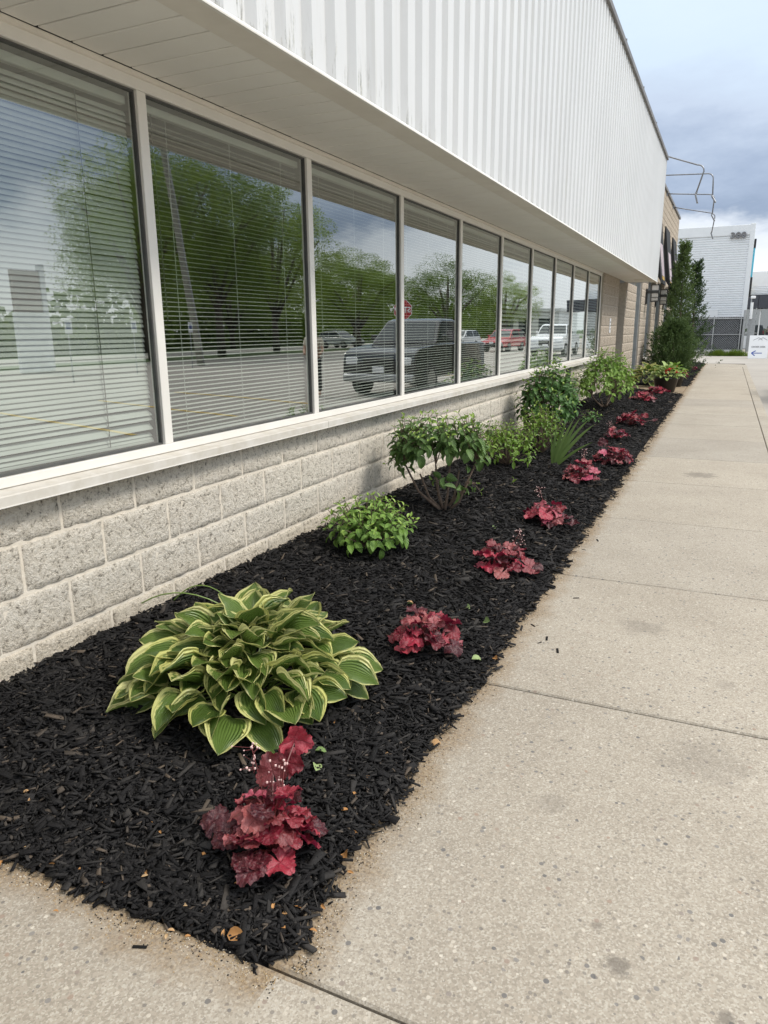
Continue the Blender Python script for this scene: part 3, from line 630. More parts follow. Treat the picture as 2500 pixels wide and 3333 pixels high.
# triangular banner awnings
AWN = [(24.55, 26.38, 'nearest'), (27.98, 29.81, 'middle'), (31.41, 33.26, 'farthest')]
for a, b, wch in AWN:
    r = empty('awning', (0, (a+b)/2, 2.8), '%s of the three black wedge awnings high on the tan stone wall' % wch, 'awning', 'black wedge awnings')
    zt, zl, xo = 4.83, 2.80, .30
    def fx(z): return .03 + (xo-.03)*(zt-z)/(zt-zl)
    m = MB()
    m.prism([(.004, zt), (.03, zt), (xo, zl), (xo-.02, zl), (.012, zt-.06)], 'y', a, b); m.build('front_panel', 'awning_black', r, fix=True)
    for y in (a, b-.012):
        mm = MB(); mm.prism([(.004, zt-.02), (.028, zt-.02), (xo-.004, zl+.02), (.004, zl+.45)], 'y', y+.001, y+.011); mm.build('side_panel', 'awning_black', r, fix=True)
    m = MB(); mz0, mz1 = 3.05, 4.02
    m.add([(fx(mz1)+.003, a+.4, mz1), (fx(mz1)+.003, b-.4, mz1), (fx(mz0)+.003, b-.4, mz0), (fx(mz0)+.003, a+.4, mz0)], [(0, 3, 2, 1)]); m.build('printed_panel', 'awning_print', r)
    m = MB(); m.add([(fx(3.04)+.003, a+.45, 3.04), (fx(3.04)+.003, b-.45, 3.04), (fx(2.93)+.003, b-.45, 2.93), (fx(2.93)+.003, a+.45, 2.93)], [(0, 3, 2, 1)]); m.build('printed_band', 'awning_gold', r)
# gooseneck sign lamps
k = lambda x, y: (2150+x/5.53, 480+y/5.53)
GN = [(21.3, (130, 160), (790, 345), (650, 800), (680, 1000), 'nearest'), (25.0, (90, 500), (960, 465), (940, 830), (1005, 990), 'second'), (27.6, (170, 835), (975, 845), (935, 1180), (980, 1310), 'third'), (30.5, (290, 1085), (985, 1190), (925, 1510), (945, 1615), 'farthest')]
for (yb, bs_, bend, end, head, wch) in GN:
    ztop = 5.62
    B = ony(*k(*bend), yb); E_ = ony(*k(*end), yb); Hd = ony(*k(*head), yb)
    r = empty('sign_lamp', (.0, yb, 5.4), '%s gooseneck sign lamp reaching out over the tan stone parapet' % wch, 'lamp', 'gooseneck lamps above the awnings')
    bx, bz = float(B[0]), float(B[2]); A0 = ony(*k(*bs_), yb); sl_ = float((B[2]-A0[2])/(B[0]-A0[0])); zb0 = bz-sl_*bx; pts = [(.02, yb, zb0), (bx*.5, yb, bz-sl_*bx*.5), (bx-.16, yb, bz-sl_*.16)]
    for q in range(1, 7):
        t = q/6*math.pi/2; pts.append((bx-.16+.16*math.sin(t), yb, bz-sl_*.16-.16*(1-math.cos(t))))
    ex, ez = float(E_[0]), float(E_[2]); pts.append((ex, yb, ez))
    MB().tube(pts, .019, 7).build('arm', 'metal_arm', r, True)
    MB().tube([(ex, yb, ez), (ex-.02, yb, ez-.07)], .026, 7).build('knuckle', 'metal_arm', r)
    hx, hz = float(Hd[0]), float(Hd[2]); dv = Vector((hx-ex, 0, hz-ez+.06)); 
    hm = MB(); hm.box(-.06, .06, 0, max(.22, dv.length), -.022, .022, c=.01); me = hm.mesh('lamp_head', 'metal_arm')
    link('lamp_head', me, r, None, None, basis(Vector((ex-.02, yb, ez-.06))-Vector((0, yb, 5.4)), dv, Vector((1, 0, .4))))
    MB().box(.0, .03, yb-.05, yb+.05, zb0-.07, zb0+.07, c=.005).build('wall_plate', 'metal_arm', r)
# wall lamps
for (yy, wch) in ((23.45, 'nearest'), (26.5, 'middle'), (29.6, 'farthest')):
    z0, z1, xa, xb, hw = 2.2, 2.68, .14, .36, .12
    r = empty('wall_lamp', (0, yy, z0), '%s of three black framed lantern lamps on the tan stone wall' % wch, 'lamp', 'box lanterns on the stone piers')
    MB().box(.005, .04, yy-.08, yy+.08, z0-.06, z1-.1, c=.004).build('back_plate', 'dark_frame', r)
    MB().box(xa+.02, xb-.02, yy-hw+.02, yy+hw-.02, z0+.03, z1-.01, c=.01).build('glass_box', 'lamp_glass', r)
    m = MB()
    for x in (xa, xb-.016):
        for y in (yy-hw, yy+hw-.016): m.box(x, x+.016, y, y+.016, z0, z1)
    m.box(xa-.002, xb+.002, yy-hw-.002, yy+hw+.002, z0, z0+.02); m.box(xa-.002, xb+.002, yy-hw-.002, yy+hw+.002, z1-.006, z1+.008)
    m.box(xa-.004, xb+.004, yy-hw-.004, yy+hw+.004, z0+.12, z0+.132)
    m.build('cage', 'dark_frame', r)
    MB().box(.04, xb+.006, yy-hw-.006, yy+hw+.006, z0+.245, z0+.325, c=.004).build('band', 'dark_frame', r)
# ------------------------------------------------------------------ far end of the lot
M('siding_white', (.80, .82, .84), (.75, .77, .79), 2, .45); M('siding_shadow', (.30, .32, .34), None, 3, .5)
M('charcoal_panel', (.05, .055, .07), (.04, .043, .055), 2, .5); M('galv', (.40, .41, .42), (.30, .31, .31), 9, .45, metal=.5)
M('slat_black', (.018, .019, .022), (.012, .012, .014), 6, .6); M('concrete_plain', (.46, .43, .38), (.38, .35, .31), 4, .9)
M('sign_blue', (.03, .09, .42), None, 4, .5); M('cyan_sign', (.08, .50, .68), None, 4, .5); M('yellow_sign', (.70, .48, .05), None, 4, .5)
M('ink_grey', (.20, .20, .21), None, 4, .6)
YB = 49.0
q = lambda x, y: (1850+x/2.552, 700+y/2.552)
tr_ = ony(*q(1560, 75), YB); zt3, xr3 = float(tr_[2]), float(tr_[0])
b3 = empty('warehouse', (0, YB, 0), 'pale corrugated warehouse numbered 300 closing the view', 'building')
MB().box(-14, xr3-.05, YB, YB+25, -.2, zt3-.35).build('wall', 'siding_white', b3)
m = MB(); z = .5; P = []
while z < zt3-.55: P += [(-.005, z), (-.045, z+.02), (-.045, z+.085), (-.005, z+.105)]; z += .13
sid = MB()
pp = [(YB+a, b) for a, b in P]
for (yy, zz) in pp: sid.v += [(-14, yy, zz), (xr3-.26, yy, zz)]
for i in range(len(pp)-1): sid.f.append((2*i, 2*i+1, 2*i+3, 2*i+2)); sid.m.append(0)
sid.build('siding', 'siding_white', b3)
MB().box(-14, xr3-.02, YB-.09, YB-.02, zt3-.55, zt3, c=.01).build('fascia', 'siding_white', b3)
MB().box(xr3-.26, xr3, YB-.10, YB+.2, -.1, zt3+.05, c=.01).build('corner_trim', 'siding_white', b3)
dl, dr_ = ony(*q(900, 800), YB), ony(*q(1245, 790), YB)
MB().box(float(dl[0])-1, float(dr_[0]), YB-.07, YB-.046, -.1, float(dr_[2])).build('loading_door', 'paper_white', b3)
c3 = ony(*q(1412, 172), YB)
t3 = link('house_number', text_mesh('300', .46, 'ink_grey', .05), b3); t3.matrix_local = Matrix.Translation((float(c3[0]), -.14, float(c3[2]))) @ Matrix.Rotation(math.pi/2, 4, 'X') @ Matrix.Scale(1.25, 4, (1, 0, 0))
for nm, z0, z1, mt in (('banner_cyan', 4.35, 6.0, 'cyan_sign'),):
    MB().box(xr3+.03, xr3+.12, YB+1.2, YB+1.9, z0, z1).build('side_banner', mt, b3)
MB().box(xr3+.03, xr3+.14, YB+1.15, YB+1.95, 3.2, 4.34).build('side_board', 'slat_black', b3); MB().box(xr3+.03, xr3+.14, YB+1.15, YB+1.95, 6.01, 6.5).build('side_board', 'slat_black', b3)
# building behind it, right edge of the picture
YC = 62.0; b4 = empty('shop_building', (8, YC, 0), 'white and charcoal shop front with dark glazing at the far right edge', 'building')
def zz(x, y): return float(ony(*q(x, y), YC)[2])
xl = 2.6
MB().box(xl, 8.5, YC, YC+12, zz(1600, 595), zz(1600, 465), c=.02).build('parapet', 'paper_white', b4)
m = MB(); z = zz(1600, 660); P = []
while z < zz(1600, 595)-.02: P += [(YC-.02, z), (YC+.02, z+.03), (YC+.02, z+.06), (YC-.02, z+.09)]; z += .12
for (yy, z_) in P: m.v += [(xl, yy, z_), (8.5, yy, z_)]
for i in range(len(P)-1): m.f.append((2*i, 2*i+1, 2*i+3, 2*i+2)); m.m.append(0)
m.build('siding', 'siding_white', b4)
for i, x in enumerate(np.arange(xl, 9, 1.45)): MB().box(x, x+1.43, YC-.5, YC-.03, zz(1600, 775), zz(1600, 668), c=.01).build('canopy_panel', 'charcoal_panel', b4)
MB().box(xl, 8.5, YC+.05, YC+12, -.2, zz(1600, 470)-.2).build('wall', 'charcoal_panel', b4)
for i, x in enumerate(np.arange(xl+.3, 8.6, 1.35)):
    wf = MB().box(x-.04, x+.04, YC-.06, YC+.02, .5, zz(1600, 780)).build('window', 'paper_white', b4)
    MB().add([(x+.04, YC, .9), (x+1.31, YC, .9), (x+1.31, YC, zz(1600, 780)), (x+.04, YC, zz(1600, 780))], [(0, 1, 2, 3)]).build('pane', 'window_glass', wf)
MB().box(xl, 8.5, YC-.10, YC+.03, -.1, .85).build('base_wall', 'siding_white', b4)
MB().box(xl+.55, xl+.75, YC-.2, YC+.02, 3.2, 4.6).build('side_banner', 'yellow_sign', b4)
# chain-link fence
YF = 46.6; x0f, x1f = .5, float(ony(*q(1455, 950), YF)[0]); zf0, zf1 = .18, float(ony(*q(1300, 845), YF)[2])
fn = empty('chain_link_fence', (2, YF, 0), 'grey chain-link fence with black privacy slats in front of the warehouse', 'fence')
MB().box(x0f-3, x1f+.05, YF-.1, YF+.12, -.2, .13, c=.01).build('kerb', 'concrete_plain', fn)
MB().box(x0f-3, x1f-.05, YF+.05, YF+.07, zf0, zf1-.02).build('privacy_screen', 'slat_black', fn)
for z in (zf0+.03, (zf0+zf1)/2-.05, zf1-.1): MB().tube([(x0f-3, YF-.005, z), (x1f, YF-.005, z)], .028, 6).build('rail', 'galv', fn)
xm = float(ony(*q(1205, 950), YF)[0])
for x in (xm-2.1, xm): MB().tube([(x, YF-.01, 0), (x, YF-.01, zf1+.05)], .035, 7).build('post', 'galv', fn)
MB().tube([(x1f, YF-.02, 0), (x1f, YF-.02, zf1+.35)], .07, 8).build('post', 'galv', fn); MB().tube([(x1f-.16, YF-.02, 0), (x1f-.16, YF-.02, zf1)], .035, 8).build('post', 'galv', fn)
m = MB(); st = .12
for s_ in (1, -1):
    x = x0f-3-3
    while x < x1f+3:
        a_, b_ = x, x+s_*(zf1-zf0); pts = []
        lo, hi = (x0f-3, x1f-.17)
        def cl_(t): return (x+s_*t, zf0+t)
        ts = [t for t in np.linspace(0, zf1-zf0, 24) if lo <= x+s_*t <= hi]
        if len(ts) > 1: m.tube([(x+s_*ts[0], YF+.02+.005*s_, zf0+ts[0]), (x+s_*ts[-1], YF+.02+.005*s_, zf0+ts[-1])], .0055, 3, 0, False)
        x += st
o = m.build('mesh_wire', 'galv', fn); o['kind'] = 'stuff'
gp = empty('gate_post', (x1f+.25, YF+.3, 0), 'white sleeved gate post beside the end of the chain-link fence', 'post')
MB().tube([(x1f+.25, YF+.3, 0), (x1f+.25, YF+.3, 3.0)], .035, 7).build('post', 'galv', gp); MB().tube([(x1f+.30, YF+.25, 1.9), (x1f+.30, YF+.25, 2.8)], .07, 8).build('sleeve', 'paper_white', gp)
MB().box(x1f+.2, x1f+.55, YF+.27, YF+.33, .1, 2.0).build('panel', 'galv', gp); MB().tube([(x1f+.55, YF+.3, 0), (x1f+.55, YF+.3, 2.5)], .03, 7).build('post', 'galv', gp)
MB().box(x1f+.2, x1f+.45, YF+.2, YF+.32, 3.0, 3.15, c=.03).build('lamp_head', 'paper_white', gp)
gm = MB()
for cx_, wd in ((1.85, .55), (2.75, .75)):
    for _ in range(500):
        x = cx_ + random.gauss(0, wd*.42); y = YF-.35+U(-.15, .15); h = U(.12, .32)*math.exp(-((x-cx_)/wd)**2); a = U(0, 6.28)
        gm.add([(x-.02*math.cos(a), y-.02*math.sin(a), LOT), (x+.02*math.cos(a), y+.02*math.sin(a), LOT), (x+U(-.12, .12), y+U(-.1, .1), LOT+.12+h)], [(0, 1, 2)])
tag(gm.build('grass_tufts', 'tree_leaf'), 'rough green grass growing along the foot of the chain-link fence', 'grass', kind='stuff')
# sandwich board
Yn = 43.0; pbl = ony(*q(1490, 1168), Yn); ptl = ony(*q(1525, 978), Yn); ptr = ony(*q(1668, 975), Yn); pbr = ony(*q(1650, 1170), Yn)
zo = LOT - float(pbl[2]); H_ = float(ptl[2]-pbl[2]); cx_ = float((pbl[0]+pbr[0])/2); hw = float(pbr[0]-pbl[0])/2
sb = empty('sandwich_board', (cx_, Yn, LOT), 'white A-frame board with a blue arrow and mountain logo', 'sign')
def bd(sgn):
    m = MB(); d0, d1 = sgn*.30, sgn*.03
    m.add([(cx_-hw, Yn+d0, LOT), (cx_+hw, Yn+d0, LOT), (cx_+hw, Yn+d1, LOT+H_), (cx_-hw, Yn+d1, LOT+H_), (cx_-hw, Yn+d0+.02, LOT), (cx_+hw, Yn+d0+.02, LOT), (cx_+hw, Yn+d1+.02, LOT+H_), (cx_-hw, Yn+d1+.02, LOT+H_)],
          [(0, 1, 2, 3), (7, 6, 5, 4), (0, 4, 5, 1), (1, 5, 6, 2), (2, 6, 7, 3), (3, 7, 4, 0)]); m.build('board', 'paper_white', sb)
bd(-1); bd(1)
def onb(u, v, e=.004): t = v; return (cx_+u*hw, Yn-.30+.27*t-e, LOT+H_*t)
def stroke(a, b, wdt, mt, nm):
    A, B = Vector(onb(*a)), Vector(onb(*b)); d = (B-A).normalized(); s_ = d.cross(Vector((0, -1, 0)))*wdt/2
    MB().add([A-s_, B-s_, B+s_, A+s_], [(0, 1, 2, 3)]).build(nm, mt, sb)
stroke((-.62, .23), (.42, .23), .045, 'sign_blue', 'arrow_shaft'); stroke((-.66, .235), (-.22, .335), .05, 'sign_blue', 'arrow_barb'); stroke((-.66, .225), (-.30, .12), .05, 'sign_blue', 'arrow_barb')
for a, b in (((-.6, .79), (-.05, .90)), ((-.05, .90), (.35, .79)), ((-.1, .79), (.38, .90)), ((.38, .90), (.85, .79))): stroke(a, b, .02, 'ink_grey', 'logo_line')
tm = link('printed_text', text_mesh('ORDER DESK', .11, 'ink_grey', .001), sb); P_ = onb(0, .5, .006); tm.matrix_local = Matrix.Translation((0, P_[1]-Yn, P_[2]-LOT)) @ Matrix.Rotation(math.pi/2-.2, 4, 'X')
# ------------------------------------------------------------------ plants
def leaf_grid(name, mat, ln, wfun, nu=4, nv=7, arch=.6, start=0.0, cup=.25, wave=0.0, seed=0, twist=0.0, droopw=0):
    """leaf along +Y, up +Z, with UV; arch bends it downward along its length"""
    m = MB(); uv = []; x = y = z = 0; pts = []; a = start; rnd = random.Random(seed); ph = rnd.uniform(0, 6.28)
    for j in range(nv+1):
        pts.append((y, z, a)); st = ln/nv; y += math.cos(a)*st; z += math.sin(a)*st; a -= arch/nv
    for j in range(nv+1):
        t = j/nv; hw_ = wfun(t)*ln; py, pz, pa = pts[j]; tw = twist*t
        for i in range(-nu, nu+1):
            s = i/nu; dx = s*hw_; up = cup*hw_*s*s + wave*ln*abs(s)**2*math.sin(t*13+ph+(1.7 if s > 0 else 0))
            up += rnd.uniform(-1, 1)*.004*ln*3 if wave else 0
            dz = up*math.cos(pa)+dx*math.sin(tw); dy = -up*math.sin(pa)
            m.v.append((dx*math.cos(tw), py+dy, pz+dz)); uv.append((.5+.5*s, t))
    n = 2*nu+1
    for j in range(nv):
        for i in range(2*nu): k = j*n+i; m.f.append((k, k+1, k+n+1, k+n)); m.m.append(0)
    me = m.mesh(name, mat, True); ul = me.uv_layers.new(name='UVMap')
    for lp in me.loops: ul.data[lp.index].uv = uv[lp.vertex_index]
    return me
def ovate(wd, p0=.7, p1=.85):
    mx_ = max((t/50)**p0*(1-t/50)**p1 for t in range(51)); return lambda t: wd/2*(max(0, t)**p0*max(0, 1-t)**p1)/mx_ + .002
# --- hosta
hv = [leaf_grid('hosta_leaf', 'hosta_leaf', 1.0, ovate(w_, .56, .95), 5, 10, a_, .18, c_, .026, s_, tw_) for s_, (w_, a_, c_, tw_) in enumerate(
      [(.76, .5, .35, .1), (.70, .7, .6, -.25), (.80, .35, .25, .2), (.66, .25, .8, .4), (.74, .9, .4, -.15), (.68, .6, .9, .45), (.78, .3, .15, -.3), (.70, 1.2, .7, .25)])]
def hosta(base):
    r = empty('hosta_plant', base, 'large green hosta with creamy yellow leaf margins beside the block wall', 'plant')
    pet = MB(); n = 176
    for i in range(n):
        s = ((i+.5)/n)**.66; phi = i*2.39996 + U(-.25, .25)
        out = Vector((math.cos(phi), math.sin(phi), 0)); rb = .41*s - .05 + U(-.025, .025)
        zb_ = max(.055, .255*(1-.70*s**2.2) + U(-.03, .03))
        pitch = R_(54-60*s**.9 + random.gauss(0, 13)); side = Vector((-out.y, out.x, 0))
        f = (out*math.cos(pitch) + Vector((0, 0, math.sin(pitch))) + side*random.gauss(0, .30)).normalized()
        nrm = Vector((0, 0, 1))*math.cos(pitch) - out*math.sin(pitch) + side*random.gauss(0, .38)
        sz = U(.13, .19)*(1.0 if s > .35 else .9); pos = out*rb + Vector((0, 0, zb_))
        link('leaf', random.choice(hv), r, None, None, basis(pos, f, nrm, (sz*U(.92, 1.12), sz, sz)))
        if i % 2 == 0: pet.tube([(base[0]+out.x*.03, base[1]+out.y*.03, base[2]-.01), (base[0]+out.x*rb*.5, base[1]+out.y*rb*.5, base[2]+zb_*.6), tuple(Vector(base)+pos)], [.005, .004, .003], 4)
    pet.build('leaf_stalks', 'petiole_green', r)
    # two long curling dead scapes on the wall side
    for (p0, p1, p2) in (((-.10, .05, .30), (-.25, -.05, .45), (-.42, -.10, .34)), ((-.15, .12, .30), (-.28, .10, .44), (-.40, .06, .30))):
        P = [Vector(base)+Vector(p0)*(1-t)**2+Vector(p1)*2*t*(1-t)+Vector(p2)*t*t for t in np.linspace(0, 1, 9)]
        MB().tube(P, .0025, 4).build('flower_stalk', 'petiole_green', r)
HB = Vector((.79, 2.10, 0)); HB.z = zb(HB.x, HB.y)-.02; hosta(tuple(HB))
# --- heuchera
def heu_mesh(seed):
    rnd = random.Random(seed); m = MB(); n = 56; rings = 6; uv = []
    ph = [rnd.uniform(-.12, .12) for _ in range(7)]; ruf = rnd.uniform(.10, .20); cup = rnd.uniform(-.28, .35); fold = rnd.uniform(-.2, .5)
    m.v.append((0, .12, 0)); uv.append((.5, .5))
    for k in range(1, rings+1):
        t = k/rings
        for i in range(n):
            th = -math.pi*.94 + 2*math.pi*.94*i/(n-1)      # measured from the tip (+Y)
            lobe = abs(math.cos(th*3.5/1.88 + ph[int((th+3)/6*6) % 7]))
            rad = (.70+.30*lobe**.75 + .045*math.sin(th*21+seed))*(1-.10*abs(th)/math.pi)
            rr = rad*t; x_, y_ = rr*math.sin(th), .12+rr*math.cos(th)
            zz_ = cup*rr*rr + fold*.35*abs(x_)*t + ruf*2.6*t**1.6*mnoise.noise(Vector((x_*2.2, y_*2.2, seed*7.7))) + ruf*1.3*t**3*mnoise.noise(Vector((x_*5, y_*5, seed*3.3)))
            zz_ += .03*abs(math.sin(th*3.5/1.88))*t
            m.v.append((x_, y_, zz_)); uv.append((.5+.5*x_, .5+.5*y_))
    for i in range(n-1): m.f.append((0, 2+i, 1+i)); m.m.append(0)
    for k in range(rings-1):
        for i in range(n-1): a = 1+k*n+i; m.f.append((a, a+1, a+n+1, a+n)); m.m.append(0)
    me = m.mesh('heuchera_leaf', 'heuchera_leaf', True); ul = me.uv_layers.new(name='UVMap')
    for lp in me.loops: ul.data[lp.index].uv = uv[lp.vertex_index]
    return me
hm_ = [heu_mesh(s) for s in range(7)]
def heuchera(px, py, R=.17, H=.15, n=24, label='', flowers=1, extra=(), leafr=.05, base=None):
    b = base if base is not None else bedpt(px, py); r = empty('coral_bells', tuple(b), label, 'plant', 'red coral bells along the bed edge'); pet = MB()
    def put(pos, f, nrm, sz):
        o = link('leaf', random.choice(hm_), r, None, None, basis(pos, f, nrm, sz)); 
        pet.tube([tuple(b+Vector((0, 0, -.005))), tuple(b+pos*.55+Vector((0, 0, pos.z*.25))), tuple(b+pos+Vector((0, 0, -.002)))], [.003, .0022, .0018], 4)
    for i in range(n):
        s = ((i+.6)/n)**.6; phi = i*2.39996+U(-.35, .35); out = Vector((math.cos(phi), math.sin(phi), 0))
        pos = out*R*(.12+.72*s)*U(.85, 1.12) + Vector((0, 0, max(.02, H*(1-.72*s*s)*U(.75, 1.15))))
        nrm = Vector((0, 0, 1)) + out*(1.15*s*s+U(-.2, .35)) + Vector((random.gauss(0, .28), random.gauss(0, .28), 0))
        f = out + Vector((0, 0, -.5*s+U(-.1, .5))) + Vector((-out.y, out.x, 0))*random.gauss(0, .4)
        put(pos, f, nrm, leafr*U(.75, 1.3))
    for (dx, dy, dz, fx, fy, fz, nx, ny, nz, sz) in extra: put(Vector((dx, dy, dz)), Vector((fx, fy, fz)), Vector((nx, ny, nz)), sz)
    pet.build('leaf_stalks', 'petiole_red', r)
    for k_ in range(flowers):
        a = U(0, 6.28); top = Vector((math.cos(a)*R*.55, math.sin(a)*R*.55, H*1.15+U(.05, .11))); fm = MB(); st_ = MB()
        st_.tube([tuple(b), tuple(b+top*.6+Vector((0, 0, .03))), tuple(b+top)], .0012, 4)
        for _ in range(20):
            h = U(-.07, .02); p = top + Vector((random.gauss(0, .018), random.gauss(0, .018), h)); fm.ball(tuple(b+p), U(.0022, .0042), 0, 5, 3)
            st_.tube([tuple(b+top+Vector((0, 0, h-.008))), tuple(b+p)], .0006, 3)
        st_.build('flower_stem', 'petiole_red', r); fm.build('flower_cluster', 'pink_flower', r)['kind'] = 'stuff'
HL = 'dark red coral bells, %s from the front corner along the sidewalk'
hA = Vector((1.335, 1.43, zb(1.315, 1.43)))
heuchera(0, 0, .135, .15, 42, 'nearest dark red coral bells with one tall upright leaf, in front of the hosta', 2,
         extra=((-.02, .16, .24, .1, .15, 1, .75, -.6, .1, .055), (-.03, .13, .18, -.1, .2, .8, .3, -.9, .3, .055), (-.05, .09, .17, -.3, .2, .5, .1, -.8, .5, .058), (-.17, -.02, .05, -1, -.2, .1, .2, -.5, 1, .05), (.02, -.13, .05, .1, -1, -.3, .1, -.6, 1, .048)), leafr=.040, base=hA)
heuchera(1385, 2105, .175, .15, 30, HL % 'second', 0, leafr=.05)
heuchera(1635, 1860, .17, .15, 24, HL % 'third', 1, extra=((.18, .02, .05, 1, .1, .1, .1, -.4, 1, .05),), leafr=.055)
heuchera(1780, 1705, .17, .14, 24, HL % 'fourth', 1, extra=((.19, -.05, .03, 1, -.2, 0, 0, -.2, 1, .05),), leafr=.054)
heuchera(1890, 1565, .165, .15, 24, HL % 'fifth', 1, leafr=.055)
heuchera(1995, 1510, .21, .15, 26, HL % 'sixth', 0, extra=((-.13, .1, .2, -.3, .2, .8, .2, -.9, .3, .06),), leafr=.058)
heuchera(2005, 1428, .155, .12, 22, HL % 'seventh' + ', the smallest', 1, leafr=.05)
heuchera(2052, 1383, .20, .16, 28, HL % 'eighth', 0, extra=((.16, .3, .1, .4, .6, .5, .1, -.5, .8, .06), (.3, .3, .05, 1, 0, .2, 0, -.3, 1, .05)), leafr=.058)
heuchera(2095, 1305, .26, .15, 28, HL % 'ninth', 0, leafr=.062)
heuchera(2138, 1283, .24, .15, 26, HL % 'tenth' + ', beside the planter', 0, leafr=.062)
p2 = onz(2212, 1240, .08); heuchera(0, 0, .22, .22, 18, 'red coral bells beyond the cross path behind the planters', 0, leafr=.06, base=Vector((float(p2[0]), 22.2, .05)))
p2 = onz(2256, 1203, .06); heuchera(0, 0, .16, .14, 12, 'farthest small red coral bells near the evergreen', 0, leafr=.05, base=Vector((float(p2[0]), float(p2[1]), .03)))

# --- broad-leaved shrubs
def shrub_leaf(mat, wd=.55, k=3): return [leaf_grid(mat, mat, 1.0, ovate(wd*U(.9, 1.1), .62, .95), 2, 5, a_, .15, .45, .0, s_, tw_) for s_, (a_, tw_) in enumerate(((.7, .1), (1.0, -.15), (.45, .2), (1.4, 0)))]
LV = {'dogwood_bright': shrub_leaf('dogwood_bright', .55), 'dogwood_dark': shrub_leaf('dogwood_dark', .52), 'dogwood_mid': shrub_leaf('dogwood_mid', .56), 'spirea_leaf': shrub_leaf('spirea_leaf', .42), 'shoot_tip': shrub_leaf('shoot_tip', .4)}
def shrub(name, base, label, tips, mat, lsz=.065, pairs=4, twigs=True, tipmat='shoot_tip', spread=.3, forks=None, droop=.25, cap=320):
    """tips: end points of shoots (relative to base); leaves sit in opposite pairs along each shoot"""
    r = empty(name, tuple(base), label, 'shrub'); tw = MB(); b = Vector(base); cnt = 0; extra_ = []
    forks = forks or [Vector((0, 0, .0))]
    for ti, tp in enumerate(tips):
        tp = Vector(tp); fk = min(forks, key=lambda q: (q-tp).length); d = (tp-fk); dn = d.normalized()
        midp = fk + d*.5 + Vector((random.gauss(0, .02), random.gauss(0, .02), .02))
        tw.tube([tuple(b+fk), tuple(b+midp), tuple(b+tp)], [.0045, .003, .0018], 5)
        ax = (tp-midp).normalized(); ax = (ax + Vector((0, 0, .55))).normalized()
        s0 = Vector((random.gauss(0, 1), random.gauss(0, 1), 0)); s0 = (s0-ax*s0.dot(ax)).normalized(); s1 = ax.cross(s0)
        for p in range(pairs):
            h = -p*lsz*.55; sd = (s0, s1)[p % 2]; sz = lsz*(.42 + .62*min(1, p/(pairs-1.0)))*U(.8, 1.2)
            pos = tp + ax*h
            for sg in (1, -1):
                f = sd*sg*1.0 + ax*(.75-.32*p) + Vector((0, 0, -droop*p*.5)) + Vector((random.gauss(0, .15), random.gauss(0, .15), random.gauss(0, .12)))
                nrm = ax*1.0 + Vector((0, 0, .6)) + Vector((random.gauss(0, .2), random.gauss(0, .2), 0))
                mt_ = basis(pos+sd*sg*.004, f, nrm, sz); cnt += 1; me_ = random.choice(LV[tipmat if (p == 0 and tipmat) else mat]); tip_ = p == 0
                if cnt <= 290 or tip_: link('leaf', me_, r, None, None, mt_)
                else: extra_.append((me_, mt_))
    if twigs: tw.build('twigs', 'twig', r)
    if extra_:                              # leaves past the first 300
        V, Fs, UVs = [], [], []
        for me, mt in extra_:
            b0 = len(V); V += [mt @ v.co for v in me.vertices]
            for p in me.polygons: Fs.append([b0+i for i in p.vertices]); UVs += [me.uv_layers[0].data[l].uv[:] for l in p.loop_indices]
        fo = bpy.data.meshes.new('foliage'); fo.from_pydata(V, [], Fs); fo.materials.append(MATS[mat]); ul = fo.uv_layers.new(name='UVMap'); ul.data.foreach_set('uv', np.array(UVs, np.float32).reshape(-1)); fo.polygons.foreach_set('use_smooth', [True]*len(Fs)); fo.update()
        link('foliage', fo, r)['kind'] = 'stuff'
    return r
def dome(n, rx, ry, zlo, zhi, c=(0, 0), low=.25):
    T = []
    for i in range(n):
        u = (i+.5)/n; s = math.sqrt(u); phi = i*2.39996+U(-.2, .2); 
        T.append((c[0]+rx*s*math.cos(phi)*U(.85, 1.05), c[1]+ry*s*math.sin(phi)*U(.85, 1.05), zlo+(zhi-zlo)*math.sqrt(max(0, 1-s*s*(1-low**2)))*U(.85, 1.05)))
    return T
b = bedpt(1205, 1790)
shrub('dwarf_dogwood', b, 'low bright green mounded shrub between the hosta and the stemmy shrub', dome(62, .33, .33, .08, .34), 'dogwood_bright', .078, 4)
# the stemmy dogwood
b = bedpt(1448, 1660)
fk = [Vector(v) for v in ((-.17, -.08, .28), (-.06, -.05, .30), (-.10, .06, .33), (.03, .02, .34), (.09, .06, .30), (.17, .02, .22), (.22, .08, .38), (-.28, -.14, .38))]
T = []
for i in range(80):
    q_ = random.random(); phi = U(0, 6.28); rr = math.sqrt(random.random())
    T.append((-.05+.36*rr*math.cos(phi), -.04+.30*rr*math.sin(phi), .57+.17*math.sqrt(1-rr*rr*.8)+U(-.10, .02)))
T += [(-.36, -.18, .40), (-.40, -.2, .36), (-.34, -.2, .46), (-.10, .0, .22), (.24, .02, .22), (.26, .05, .16), (.30, .06, .42), (.28, .1, .5)]
sr = shrub('stemmy_dogwood', b, 'dark green shrub on bare forking stems against the block wall', T, 'dogwood_dark', .095, 4, forks=fk, droop=.5)
st_ = MB()
for f in fk:
    e = Vector((random.gauss(0, .012), random.gauss(0, .012), -.02)); md = e.lerp(f, .5) + Vector((f.x*.12, f.y*.12, -.03))
    st_.tube([tuple(b+e), tuple(b+md), tuple(b+f)], [.013, .009, .0065], 7)
st_.build('main_stems', 'twig', sr, True)
